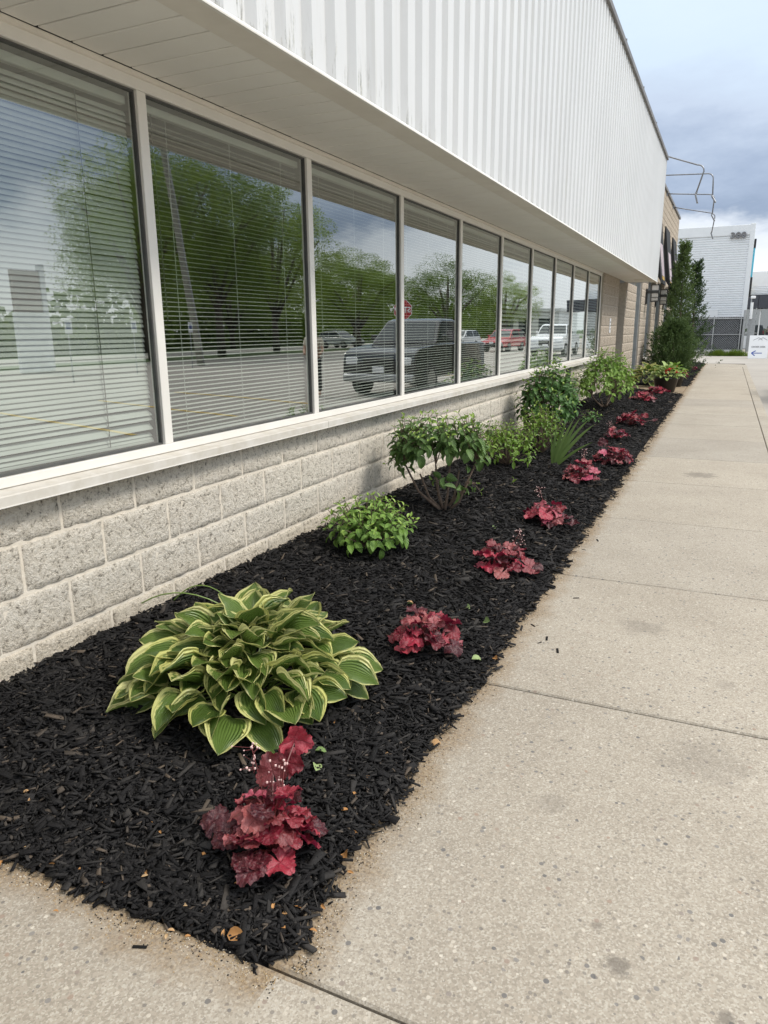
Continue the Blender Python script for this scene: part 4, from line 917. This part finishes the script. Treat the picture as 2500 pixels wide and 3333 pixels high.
# further shrubs
b = bedpt(1650, 1515); shrub('low_shrub', b, 'airy low yellow-green shrub left of the sword-leaved iris', dome(56, .38, .5, .08, .46, (-.04, 0)), 'spirea_leaf', .07, 5, droop=.15)
b = bedpt(1765, 1475); shrub('low_shrub', b, 'yellow-green shrub directly behind the sword-leaved iris', dome(48, .32, .45, .10, .54, (-.05, .05)), 'spirea_leaf', .07, 5, droop=.15)
b = bedpt(1672, 1578); shrub('seedling', b, 'tiny bright green seedling sprig alone in the mulch', [(0, 0, .05)], 'shoot_tip', .075, 4)
def stemmy(px, py, label, name, rx, ry, zlo, zhi, n, mat, ls, c=(0, 0), pairs=4, cap=330):
    b = bedpt(px, py) if py else px; fk = [Vector((U(-.5, .5)*rx+c[0]*.6, U(-.5, .5)*ry, zlo*U(.6, .95))) for _ in range(7)]
    r = shrub(name, b, label, dome(n, rx, ry, zlo, zhi, c, .15), mat, ls, pairs, forks=fk, droop=.45, cap=cap); st_ = MB()
    for f in fk: st_.tube([tuple(b+Vector((random.gauss(0, .02), random.gauss(0, .02), -.02))), tuple(b+f*.55+Vector((0, 0, -.03))), tuple(b+f)], [.013, .009, .006], 6)
    st_.build('main_stems', 'twig', r, True); return r
stemmy(Vector((.50, 8.75, zb(.5, 8.75))), 0, 'rounded grey-green shrub in the middle of the bed, third along the wall', 'wall_shrub', .42, .50, .24, .96, 105, 'dogwood_mid', .112, (-.04, 0))
stemmy(Vector((.52, 12.9, zb(.52, 12.9))), 0, 'large bright green rounded shrub near the far end of the bed', 'wall_shrub', .52, .85, .26, .98, 100, 'dogwood_bright', .12, (0, 0), 4)
b = bedpt(1690, 1400); shrub('wall_sprig', Vector((.10, 7.6, zb(.1, 7.6))), 'dark drooping leafy sprig hanging in front of the block wall', [(.0, 0, .36), (.05, .05, .30), (-.02, -.03, .30)], 'dogwood_dark', .085, 4, droop=.7)
b = Vector((.62, 10.9, zb(.62, 10.9))); shrub('low_shrub', b, 'small pale sprout at the foot of the large rounded shrub', dome(9, .18, .2, .04, .18), 'dogwood_mid', .08, 3)
# iris
b = bedpt(1806, 1513); r = empty('iris_plant', tuple(b), 'fan of sword-shaped iris leaves leaning over the mulch', 'plant')
def sword(bend, seed):
    m = MB(); uv = []; n = 12
    for j in range(n+1):
        t = j/n; w_ = .036*min(1, .7+t*1.5)*(1-t**3.2)+.0008; cx2 = bend*t**2.2
        for s2 in (-1, 0, 1): m.v.append((cx2+s2*w_, t, .006*(1-abs(s2))+.03*t*t)); uv.append((.5+.5*s2, t))
    for j in range(n):
        for i2 in range(2): a = j*3+i2; m.f.append((a, a+1, a+4, a+3)); m.m.append(0)
    me = m.mesh('iris_leaf', 'iris_leaf', True); ul = me.uv_layers.new(name='UVMap')
    for lp in me.loops: ul.data[lp.index].uv = uv[lp.vertex_index]
    return me
IL = [sword(b_, 0) for b_ in (.02, .10, .18)]
right = Vector((.90, .42, 0)).normalized(); front = Vector((.42, -.90, 0)).normalized()
for i, ang in enumerate((-5, 2, 8, 14, 19, 25, 31, 44, 12)):
    ln = (.40, .52, .60, .66, .70, .72, .70, .52, .42)[i]*.78
    f = right*math.sin(R_(ang)) + Vector((0, 0, 1))*math.cos(R_(ang)) + front*random.gauss(0, .06)
    link('leaf', IL[0 if ang < 5 else (1 if ang < 24 else 2)], r, None, None, basis(right*(i*.007-.03)+front*random.gauss(0, .012), f, front+right*random.gauss(0, .2), ln))

# --- planters by the cross path
def planter(x, y, label, sc_, leafmat_, nleaf, nfl):
    z = .003 if 17.65 < y < 20.1 else .03
    r = empty('flower_pot', (x, y, z), label, 'planter'); m = MB(); n = 28; prof = [(.20, 0), (.21, .01), (.275, .30), (.30, .305), (.302, .335), (.275, .338), (.265, .29), (.0, .28)]
    for (rr, hh) in prof:
        for kk in range(n): t = 2*math.pi*kk/n; m.v.append((x+sc_*rr*math.cos(t), y+sc_*rr*math.sin(t), z+sc_*hh))
    for j in range(len(prof)-1):
        for kk in range(n): k2 = (kk+1) % n; m.f.append((j*n+kk, j*n+k2, (j+1)*n+k2, (j+1)*n+kk)); m.m.append(0)
    m.f.append(tuple(reversed(range(n)))); m.m.append(0)
    m.build('pot', 'black_plastic', r, True)
    lm = [leaf_grid('pot_leaf', leafmat_, 1.0, ovate(.5), 2, 5, 1.1, .2, .3, .02, s_) for s_ in range(3)]
    for i in range(nleaf):
        s = math.sqrt((i+.5)/nleaf); phi = i*2.39996; out = Vector((math.cos(phi), math.sin(phi), 0)); pit = R_(70-75*s+U(-15, 15))
        link('leaf', lm[i % 3], r, None, None, basis(out*.27*s*sc_+Vector((0, 0, sc_*(.30+.20*(1-s*s)+U(0, .05)))), out*math.cos(pit)+Vector((0, 0, math.sin(pit))), Vector((0, 0, 1))+out*.3, U(.15, .22)*sc_))
    for i in range(nfl):
        a = U(0, 6.28); rr = U(.08, .28); p = Vector((x+rr*math.cos(a), y+rr*math.sin(a)-.05, z+sc_*U(.42, .56))); fm = MB()
        for kk in range(7): fm.ball((p.x+U(-.022, .022), p.y+U(-.022, .022), p.z+U(-.015, .015)), U(.014, .022), 0, 6, 4)
        fm.build('flower', 'red_flower', r)
planter(1.10, 18.25, 'black tub of pale variegated foliage and red flowers on the cross path', 1.0, 'pot_leaf', 60, 7)
planter(1.16, 20.0, 'second black tub of yellow-green foliage just behind the first tub', .95, 'spirea_leaf', 46, 4)
# variegated clump left of the pots
r = empty('hosta_plant', (.55, 19.9, .02), 'pale variegated hosta clump left of the black tubs', 'plant')
for i in range(46):
    s = math.sqrt((i+.5)/46); phi = i*2.39996; out = Vector((math.cos(phi), math.sin(phi), 0)); pit = R_(60-75*s)
    link('leaf', hv[i % 8], r, None, None, basis(out*.34*s+Vector((0, 0, .08+.34*(1-s*s))), out*math.cos(pit)+Vector((0, 0, math.sin(pit))), Vector((0, 0, 1))+out*.4, U(.2, .28)))
# drain box
bx_ = onz(1722, 1392, .14); r = empty('drain_box', (.17, 8.35, .12), 'black plastic downspout drain box against the block wall', 'drain')
MB().box(.03, .34, 8.15, 8.62, .08, .24, c=.03).build('box', 'black_plastic', r); MB().box(.02, .36, 8.13, 8.64, .241, .262, c=.006).build('lid', 'black_plastic', r)
m = MB(); m.box(.005, .06, 12.05, 12.17, .05, .84, c=.006); tag(m.build('downspout', 'dark_frame'), 'dark downspout against the block wall behind the large rounded shrub', 'pipe')
# --- junipers
def juniper(base, h, prof, n, label, seed):
    rnd = random.Random(seed); r = empty('evergreen_tree', tuple(base), label, 'tree', 'evergreens in the far bed'); m = MB(); b = Vector(base)
    MB().tube([tuple(b+Vector((0, 0, -.05))), tuple(b+Vector((.03, .02, h*.45))), tuple(b+Vector((0, 0, h*.8)))], [.08, .035, .006], 8).build('trunk', 'bark', r)
    for i in range(n):                      # plumes: upswept branch ends, each a clump of small needle sprays
        t = rnd.random()**.9; phi = rnd.uniform(0, 6.283); R0 = prof(t)*(1+1.0*mnoise.noise(Vector((math.cos(phi)*1.5, math.sin(phi)*1.5, t*h*2.1+seed))))
        rr = R0*rnd.uniform(.25, 1.1)*(1.35 if rnd.random() < .12 else 1); c = Vector((rr*math.cos(phi), rr*math.sin(phi), t*h)); out = Vector((math.cos(phi), math.sin(phi), rnd.uniform(.5, 1.5))).normalized()
        ln = rnd.uniform(.16, .38)*(1 if t < .8 else .7)
        for kk in range(22):
            u = rnd.random(); p = b + c + out*ln*u + Vector((rnd.gauss(0, 1), rnd.gauss(0, 1), rnd.gauss(0, 1)))*.035*(1.15-u)
            d = (out*1.2 + Vector((rnd.gauss(0, .6), rnd.gauss(0, .6), rnd.gauss(0, .5)))).normalized(); l = rnd.uniform(.035, .075); s = d.cross(Vector((rnd.gauss(0, 1), rnd.gauss(0, 1), rnd.gauss(0, 1)))).normalized()*l*.22
            m.v += [tuple(p), tuple(p+d*l*.5+s), tuple(p+d*l), tuple(p+d*l*.5-s)]; k0 = len(m.v)-4; m.f.append((k0, k0+1, k0+2, k0+3)); m.m.append(0)
    m.build('crown', 'juniper', r)
def spire(rmax, belly): return lambda t: max(.02, rmax*(1-t)**1.15*(1 if t > belly else .75+.25*t/belly))
juniper((.86, 25.2, .05), 3.85, spire(.60, .12), 760, 'tall dark evergreen with the highest pointed tip in the far bed', 3)
juniper((1.16, 27.4, .05), 3.45, spire(.60, .1), 620, 'slightly shorter pointed evergreen right of the tallest one', 8)
juniper((.84, 23.6, .05), 1.55, lambda t: .58*(1-t**1.8)**.6*(.8+.2*min(1, t*5)), 1000, 'broad rounded evergreen bush in front of the pointed ones', 5)
juniper((.50, 28.3, .05), 3.5, spire(.42, .1), 460, 'narrow evergreen spire behind the others, closest to the tan stone wall', 12)
# --- litter
def litter(pts, mat, ln, name, label, cat, grp, wd=.38, fz=.014):
    lm = [leaf_grid(name, mat, 1.0, ovate(wd), 2, 5, a_, .2, .5, .0, s_, tw_) for s_, (a_, tw_) in enumerate(((.9, .8), (.3, -.7), (1.4, .3)))]
    for (px, py) in pts:
        p = onz(px, py, 0)
        if p[0] < BX-.01 and p[1] > BY0+.01: p = bedpt(px, py)
        a = U(0, 6.28); z = float(p[2])+fz; 
        o = link(name, random.choice(lm)); o.matrix_world = basis((float(p[0]), float(p[1]), z), (math.cos(a), math.sin(a), U(-.1, .25)), (random.gauss(0, .4), random.gauss(0, .4), 1), ln*U(.7, 1.25)); tag(o, label, cat, grp)
g8 = lambda l: [(x/1.508, 2300+y/1.508) for x, y in l]
litter(g8([(190, 630), (118, 712), (240, 795), (385, 820), (695, 858), (725, 845), (995, 735), (1150, 888), (1245, 855), (925, 1000), (1385, 1035), (1380, 1105), (1350, 985), (860, 1125), (815, 1165), (908, 1150), (1100, 1165), (783, 630), (145, 430), (160, 465), (535, 65), (1480, 1010), (1580, 990), (1520, 1118), (750, 590), (535, 932), (495, 885), (1460, 665), (290, 1030), (10, 690), (20, 770)])
       + [(1120+x, 2530+y) for x, y in ((-10, 120), (30, 60), (70, 10), (140, -60), (10, 320), (45, 195))], 'fallen_leaf', .021, 'fallen_leaf', 'small orange-tan leaf on or beside the mulch', 'leaf', 'dry leaf litter')
litter([(1325, 1975), (1480, 2025), (1575, 2030), (1030, 2500), (1025, 2455), (1530, 1990), (1612, 1720), (1535, 2155)], 'green_litter', .045, 'torn_leaf', 'pale green leaf scrap on the mulch', 'leaf', 'green leaf scraps', .8)
litter([(1345, 1972), (1463, 1587), (1090, 2365), (1605, 2150), (1435, 2430), (1120, 2790), (740, 3060)], 'fallen_leaf', .036, 'curled_leaf', 'larger curled tan leaf on the mulch', 'leaf', 'curled tan leaves', .75)
lp = [(1875, 1948), (1780, 2080), (1757, 2093), (1815, 2120), (1735, 2037), (1900, 1790), (1945, 1760), (455, 3085)]
cm_ = MB().box(-.5, .5, -.11, .11, -.05, .05, c=.03).mesh('bark_chip', 'mulch_chip')
for px, py in lp:
    p = onz(px, py, 0); o = link('bark_chip', cm_); ln = U(.025, .05) if py < 3000 else U(.035, .05); o.location = (float(p[0]), float(p[1]), ln*.055+.0012); o.rotation_euler = (0, 0, U(0, 6)); o.scale = (ln, ln, ln)
    tag(o, 'stray black bark chip on the concrete', 'bark chip', 'bark chips strayed onto the concrete')
def ordn(k): return '%d%s' % (k, 'th' if 10 < k % 100 < 14 else {1: 'st', 2: 'nd', 3: 'rd'}.get(k % 10, 'th'))
for gname in ('dry leaf litter', 'bark chips strayed onto the concrete', 'green leaf scraps', 'curled tan leaves'):
    ob = sorted([o for o in COL.objects if o.get('group') == gname], key=lambda o: (o.matrix_world.translation if gname != 'bark chips strayed onto the concrete' else o.location).xy.__sub__(Vector((BX, BY0))).length)
    for k_, o in enumerate(ob): o['label'] = o['label'] + ', %s nearest the front corner of the bed' % ordn(k_+1)
# ------------------------------------------------------------------ across the lot (seen mirrored in the windows)
M('tyre', (.012, .012, .012), None, 9, .8); M('rim', (.35, .36, .37), None, 9, .35, metal=.8)
M('car_glass', (.03, .04, .045), None, 3, .06); M('lamp_red', (.45, .01, .01), None, 3, .2); M('lamp_clear', (.7, .72, .75), None, 3, .15); M('plate_white', (.75, .76, .78), None, 3, .5); M('ink_blue', (.05, .08, .25), None, 4, .6)
for nm, c in (('paint_black', (.012, .014, .018)), ('paint_red', (.42, .012, .016)), ('paint_white', (.74, .75, .76)), ('paint_silver', (.48, .5, .53))):
    M(nm, c, tuple(x*.95 for x in c), 2, .22, **{'Coat Weight': .8})
def car(loc, rz, paint, label, kind='suv', cat='car'):
    """front towards -Y locally"""
    r = empty('pickup_truck' if kind == 'pickup' else 'parked_car', loc, label, cat); r.rotation_euler = (0, 0, rz); ORG[r.name] = np.zeros(3)
    if kind == 'pickup': Lg, Wd, zc, low = 5.5, 1.98, 1.88, [(0, .42), (0, .85), (.06, 1.05), (.35, 1.16), (1.55, 1.24), (3.45, 1.24), (5.45, 1.22), (5.5, 1.15), (5.5, .55), (5.4, .42)]; cab = [(1.45, 1.235), (2.15, 1.82), (2.4, 1.87), (3.2, 1.86), (3.45, 1.80), (3.55, 1.235)]
    else: Lg, Wd, zc, low = 4.5, 1.84, 1.62, [(0, .35), (0, .62), (.12, .78), (1.15, .98), (1.4, 1.0), (4.3, 1.02), (4.45, .95), (4.5, .6), (4.45, .35)]; cab = [(1.15, .98), (1.95, 1.52), (2.4, 1.61), (3.6, 1.58), (4.05, 1.48), (4.4, 1.0)]
    def loft(poly, w0, w1, name, mat, inset=0):
        n = len(poly); m = MB(); zs = [p[1] for p in poly]; a, b = min(zs), max(zs)
        for sg in (-1, 1):
            for (yy, z_) in poly: m.v.append((sg*(w0+(w1-w0)*(z_-a)/(b-a))/2, yy-Lg/2, z_))
        m.f += [tuple(range(n)), tuple(reversed(range(n, 2*n)))] + [(i, n+i, n+(i+1) % n, (i+1) % n) for i in range(n)]; m.m += [0]*(n+2)
        o = m.build(name, mat, r, False, True); bv = o.modifiers.new('b', 'BEVEL'); bv.width = .06; bv.segments = 3; bv.limit_method = 'ANGLE'; bv.angle_limit = R_(20); return o
    loft(low, Wd*.985, Wd*.94, 'body', paint); loft(cab, Wd*.92, Wd*.74, 'cabin', paint)
    ya = [c[0]-Lg/2 for c in cab]; w0, w1 = Wd*.92/2, Wd*.74/2
    def side_x(z_): return w0+(w1-w0)*(z_-cab[0][1])/(max(c[1] for c in cab)-cab[0][1])
    zl, zh = cab[0][1]+.06, max(c[1] for c in cab)-.09
    split = (ya[1]+ya[4])/2+.05
    for sg in (-1, 1):
        for (a0, a1, b0, b1) in ((ya[0]+.22, split-.04, ya[1]+.08, split-.04), (split+.04, ya[5]-.18, split+.04, ya[4]-.06)):
            m = MB(); m.add([(sg*(side_x(zl)+.006), a0, zl), (sg*(side_x(zl)+.006), a1, zl), (sg*(side_x(zh)+.006), b1, zh), (sg*(side_x(zh)+.006), b0, zh)], [(0, 1, 2, 3)]); m.build('side_window', 'car_glass', r)
        m = MB(); m.box(sg*(w0+.02)-.08 if sg < 0 else w0-.0, sg*(w0+.02)+.0 if sg < 0 else w0+.16, ya[0]+.35, ya[0]+.47, zl+.02, zl+.17, c=.02); m.build('mirror', paint, r)
    for (i, j, nm) in ((0, 1, 'windshield'), (5, 4, 'rear_window')):
        A = Vector((0, ya[i], cab[i][1])); B = Vector((0, ya[j], cab[j][1])); nn = Vector((0, (B-A).z, -(B-A).y)).normalized(); nn = nn if (nn.y < 0) == (i == 0) else -nn
        A2, B2 = A.lerp(B, .12)+nn*.012, A.lerp(B, .92)+nn*.012
        MB().add([(-w0+.1, A2.y, A2.z), (w0-.1, A2.y, A2.z), (w1-.06, B2.y, B2.z), (-w1+.06, B2.y, B2.z)], [(0, 1, 2, 3)]).build(nm, 'car_glass', r)
    rw = .39 if kind == 'pickup' else .33
    for wy in ((.95, Lg-1.1)):
        for sg in (-1, 1):
            m = MB(); x0, x1 = sg*(Wd/2-.22), sg*(Wd/2+.012); m.tube([(x0, wy-Lg/2, rw), (x1, wy-Lg/2, rw)], rw, 20); t = m.build('wheel', 'tyre', r)
            MB().tube([(x1-sg*.03, wy-Lg/2, rw), (x1+sg*.006, wy-Lg/2, rw)], rw*.62, 14).build('rim', 'rim', t)
    zf = low[2][1]
    for sg in (-1, 1):
        MB().box(sg*Wd*.36-.16, sg*Wd*.36+.16, -Lg/2-.012, -Lg/2+.03, zf-.28, zf-.10, c=.02).build('headlight', 'lamp_clear', r)
        MB().box(sg*Wd*.42-.07 if kind == 'pickup' else sg*Wd*.38-.2, sg*Wd*.42+.07 if kind == 'pickup' else sg*Wd*.38+.12, Lg/2-.05, Lg/2+.014, .78, 1.12 if kind == 'pickup' else .92, c=.02).build('tail_light', 'lamp_red', r)
    MB().box(-.42, .42, -Lg/2-.015, -Lg/2+.02, zf-.42, zf-.12, c=.02).build('grille', 'black_plastic', r)
    for e, yy in (('f', -Lg/2-.03), ('r', Lg/2+.004)):
        z_ = .58 if e == 'f' else .80; MB().box(-.155, .155, yy, yy+.02, z_, z_+.155, c=.004).build('licence_plate', 'plate_white', r)
    MB().box(-Wd/2+.03, Wd/2-.03, -Lg/2-.05, -Lg/2+.06, .36, .56, c=.04).build('bumper', 'black_plastic' if kind != 'pickup' else 'rim', r)
    MB().box(-Wd/2+.03, Wd/2-.03, Lg/2-.05, Lg/2+.05, .36, .58, c=.04).build('bumper', 'black_plastic' if kind != 'pickup' else 'rim', r)
    return r
car((5.2, 18.75, LOT), 0, 'paint_black', 'black pickup truck parked by the sidewalk, mirrored in the windows', 'pickup', 'truck')
car((12.8, 54, LOT), R_(8), 'paint_red', 'red hatchback mirrored in the sixth window', 'suv')
car((19.0, 62, LOT), R_(10), 'paint_white', 'white crossover left of the red car in the window reflection', 'suv')
car((31.0, 62, LOT+.01), R_(-75), 'paint_silver', 'silver car on the road mirrored in the third window', 'suv')
car((7.3, 46, LOT), 0, 'paint_white', 'white pickup truck mirrored in the last windows', 'pickup', 'truck')
car((9.8, 56, LOT), 0, 'paint_white', 'white car behind the white pickup in the window reflection', 'suv')
# stop sign
M('sign_red', (.48, .012, .02), None, 4, .45)
r = empty('stop_sign', (7.25, 22.2, LOT), 'red octagonal stop sign on a post, mirrored in the windows', 'sign'); sz = .30
oc = [(7.25+sz*1.08*math.cos(R_(22.5+45*k_)), 2.09+sz*1.08*math.sin(R_(22.5+45*k_))) for k_ in range(8)]
MB().prism([(7.25+(a-7.25)*1.06, 2.09+(b-2.09)*1.06) for a, b in oc], 'y', 22.203, 22.208).build('border', 'paper_white', r, fix=True); MB().prism(oc, 'y', 22.199, 22.2028).build('face', 'sign_red', r, fix=True)
t = link('printed_text', text_mesh('STOP', .24, 'paper_white', .002), r); t.matrix_local = Matrix.Translation((0, -.006, 2.09-LOT)) @ Matrix.Rotation(math.pi/2, 4, 'X')
MB().tube([(7.25, 22.24, LOT), (7.25, 22.24, 2.5)], .03, 6).build('post', 'galv', r)
# parking signs on posts and the tall sign
for k_, (x, y, wch) in enumerate(((15, 12.5, 'first'), (17, 17.5, 'second'), (18.5, 22, 'third'), (19.5, 26.5, 'fourth'))):
    r = empty('parking_sign', (x, y, LOT), '%s small white parking sign on a post across the lot' % wch, 'sign', 'parking signs across the lot')
    MB().tube([(x, y, LOT), (x, y, 1.9)], .025, 6).build('post', 'galv', r); MB().box(x-.035, x-.029, y-.15, y+.15, 1.45, 1.9).build('plate', 'plate_white', r); MB().box(x-.038, x-.0355, y-.09, y+.09, 1.6, 1.8).build('printed_symbol', 'ink_blue', r)
M('pylon_panel', (.40, .33, .31), None, 3, .5)
r = empty('pylon_sign', (24, 22, LOT), 'tall white pylon sign with a red-brown panel across the lot', 'sign')
MB().box(23.9, 24.1, 21.2, 22.8, LOT, 2.3, c=.02).build('base', 'plate_white', r); MB().box(23.92, 24.08, 21.25, 22.6, 2.31, 4.0, c=.02).build('panel', 'pylon_panel', r); MB().box(23.88, 24.12, 22.61, 22.85, LOT+.01, 4.3, c=.02).build('edge_post', 'plate_white', r)
# leaning utility pole
M('pole_grey', (.34, .33, .27), (.24, .235, .19), 5, .9)
r = empty('utility_pole', (21, 29, LOT), 'grey leaning wooden pole across the lot, mirrored in the second window', 'pole')
MB().tube([(21, 29, LOT), (20.6, 27.0, 9.5)], [.20, .15], 10).build('pole', 'pole_grey', r); MB().tube([(20.77, 28.95, LOT), (20.39, 26.98, 9.0)], .03, 5).build('conduit', 'galv', r)
# pale house and grey warehouse over the road
M('house_white', (.72, .73, .72), None, 2, .7)
r = empty('white_office', (17, 80, LOT), 'low white flat-roofed office across the lot, mirrored in the far windows', 'building')
MB().box(14.2, 20.5, 80, 90, LOT, 3.3).build('wall', 'house_white', r); MB().box(14.0, 20.7, 79.8, 90.2, 3.3, 3.6).build('roof', 'house_white', r)
for x in (15.0, 17.2, 19.2):
    w_ = MB().box(x-.05, x+1.45, 79.95, 79.995, .9, 2.6).build('window', 'grey_alu', r); MB().add([(x, 79.94, .95), (x+1.4, 79.94, .95), (x+1.4, 79.94, 2.55), (x, 79.94, 2.55)], [(0, 1, 2, 3)]).build('pane', 'car_glass', w_)
# broadleaf trees
def crown_mesh(seed, clumps=130, per=420):
    rnd = np.random.default_rng(seed); V = []; n = 0
    cs = []
    while len(cs) < clumps:
        p = rnd.normal(size=3); p /= np.linalg.norm(p); p *= rnd.uniform(.45, 1.0)
        if p[2] > -.75: cs.append(p)
    for c in cs:
        R0 = rnd.uniform(.16, .30)
        d = rnd.normal(size=(per, 3)); d /= np.linalg.norm(d, axis=1)[:, None]; pts = c + d*R0*rnd.uniform(.3, 1, (per, 1))**.5*np.array([1, 1, .75])
        a = rnd.normal(size=(per, 3)); a /= np.linalg.norm(a, axis=1)[:, None]; b_ = np.cross(a, rnd.normal(size=(per, 3))); b_ /= np.linalg.norm(b_, axis=1)[:, None]
        s = rnd.uniform(.007, .014, (per, 1))
        V.append(np.stack([pts-a*s, pts+b_*s*.6, pts+a*s, pts-b_*s*.6], 1).reshape(-1, 3)); n += per
    V = np.concatenate(V).astype(np.float32); me = bpy.data.meshes.new('crown'); me.vertices.add(len(V)); me.vertices.foreach_set('co', V.reshape(-1)); me.loops.add(n*4); me.loops.foreach_set('vertex_index', np.arange(n*4, dtype=np.int32)); me.polygons.add(n); me.polygons.foreach_set('loop_start', np.arange(0, n*4, 4, dtype=np.int32)); me.update(calc_edges=True); me.materials.append(MATS['tree_leaf']); return me
CM = [crown_mesh(1), crown_mesh(2), crown_mesh(3, 125)]
def tree(x, y, h, rad, low, label, k_=0):
    z0 = LOT-.02; r = empty('broadleaf_tree', (x, y, z0), label, 'tree', 'street trees across the lot'); m = MB(); mid = h*low
    m.tube([(x, y, z0-.1), (x+.1, y, z0+mid), (x, y+.1, z0+h*.8)], [.30, .22, .08], 9)
    for i in range(7):
        a = i*.9+x; m.tube([(x+.05, y, z0+mid*U(.8, 1.2)), (x+rad*.45*math.cos(a), y+rad*.45*math.sin(a), z0+h*U(.5, .65)), (x+rad*.75*math.cos(a), y+rad*.75*math.sin(a), z0+h*U(.62, .8))], [.13, .08, .03], 6)
    m.build('trunk', 'bark', r, True)
    hz = h*(1-low)/2*1.05; link('crown', CM[k_ % 3], r, None, None, Matrix.Translation((0, 0, h-hz)) @ Matrix.Diagonal((rad, rad, hz, 1)))
TR = [(28.5, 34.0, 12.5, 5.0, .22, 'broad leafy tree mirrored in the nearest window'), (28.5, 40.5, 13.5, 5.6, .24, 'tall leafy tree mirrored in the second window'), (29, 48, 12.5, 5.0, .2, 'leafy tree mirrored in the third window'), (41, 47, 14, 6, .2, 'leafy tree over the road behind the second window tree'),
      (27.5, 59, 8.2, 5.2, .2, 'rounded tree mirrored in the fourth window'), (22.5, 68, 8.2, 5.0, .22, 'spreading tree mirrored in the sixth window'), (42, 60, 11, 6.5, .15, 'leafy tree over the road behind the rounded tree'), (36, 75, 10, 6.5, .15, 'leafy tree over the road behind the spreading tree'), (19, 76, 7.2, 3.6, .25, 'smaller tree beside the white office'), (48, 72, 11, 7, .1, 'far leafy tree over the road')]
for i, t in enumerate(TR): tree(*t, i)
hm2 = np.random.default_rng(5); nq = 26000; hx = hm2.uniform(44, 52, nq); hy = hm2.uniform(-30, 170, nq); hz_ = hm2.uniform(0, 1, nq)**1.2*np.where(hy < 46, .4, 1.0)*(5.0+1.8*np.sin(hy*.21)+1.2*np.sin(hy*.67+1))
mm = MB()
for a_, b_, c_ in zip(hx, hy, hz_):
    d1 = Vector((random.gauss(0, 1), random.gauss(0, 1), random.gauss(0, 1))).normalized()*U(.25, .5); d2 = d1.cross(Vector((random.gauss(0, 1), random.gauss(0, 1), random.gauss(0, 1)))).normalized()*U(.18, .35); p = Vector((a_, b_, max(LOT, c_)))
    mm.v += [tuple(p-d1), tuple(p+d2), tuple(p+d1), tuple(p-d2)]; k0 = len(mm.v)-4; mm.f.append((k0, k0+1, k0+2, k0+3)); mm.m.append(0)
tag(mm.build('hedgerow', 'tree_leaf'), 'dense green thicket along the far side of the road', 'thicket', kind='stuff')
# person by the truck (mirrored in the third window)
M('skin', (.45, .28, .20), None, 20, .6); M('shirt_cream', (.55, .50, .40), None, 20, .8); M('trousers_dark', (.02, .02, .025), None, 20, .8); M('hair_dark', (.02, .014, .01), None, 40, .6)
def skinned(name, verts, edges, rad, mat, parent):
    me = bpy.data.meshes.new(name); me.from_pydata(verts, edges, []); o = link(name, me, parent, mat); md = o.modifiers.new('skin', 'SKIN'); md.use_smooth_shade = True
    for i, rr in enumerate(rad): me.skin_vertices[0].data[i].radius = (rr, rr)
    me.skin_vertices[0].data[0].use_root = True; sb_ = o.modifiers.new('sub', 'SUBSURF'); sb_.levels = 1; sb_.render_levels = 2; return o
r = empty('person', (6.75, 15.6, LOT), 'person in a cream top and dark trousers standing by the black truck, mirrored', 'person'); r.rotation_euler = (0, 0, R_(-25)); ORG[r.name] = np.zeros(3)
skinned('body', [(0, 0, .95), (0, 0, 1.15), (0, 0, 1.36), (0, 0, 1.45), (0, -.01, 1.53), (0, -.015, 1.64), (.17, 0, 1.37), (.23, -.08, 1.12), (.20, -.28, 1.05), (.19, -.36, 1.05), (-.17, 0, 1.37), (-.23, -.08, 1.12), (-.20, -.28, 1.05), (-.19, -.36, 1.05), (.09, 0, .88), (.10, -.02, .5), (.11, .02, .09), (.11, -.12, .04), (-.09, 0, .88), (-.10, .02, .5), (-.11, .06, .09), (-.11, -.08, .04)],
        [(0, 1), (1, 2), (2, 3), (3, 4), (4, 5), (2, 6), (6, 7), (7, 8), (8, 9), (2, 10), (10, 11), (11, 12), (12, 13), (0, 14), (14, 15), (15, 16), (16, 17), (0, 18), (18, 19), (19, 20), (20, 21)], [.12, .12, .12, .055, .085, .08, .055, .042, .033, .04, .055, .042, .033, .04, .085, .06, .045, .04, .085, .06, .045, .04], 'skin', r)
skinned('shirt', [(0, 0, .93), (0, 0, 1.15), (0, 0, 1.38), (.17, 0, 1.38), (.215, -.05, 1.2), (-.17, 0, 1.38), (-.215, -.05, 1.2)], [(0, 1), (1, 2), (2, 3), (3, 4), (2, 5), (5, 6)], [.15, .145, .14, .075, .068, .075, .068], 'shirt_cream', r)
skinned('trousers', [(0, 0, .93), (.09, 0, .85), (.10, -.02, .5), (.11, .02, .12), (-.09, 0, .85), (-.10, .02, .5), (-.11, .06, .12)], [(0, 1), (1, 2), (2, 3), (0, 4), (4, 5), (5, 6)], [.145, .105, .08, .065, .105, .08, .065], 'trousers_dark', r)
MB().ball((0, .01, 1.63), .105, 0, 12, 8).build('hair', 'hair_dark', r, True)
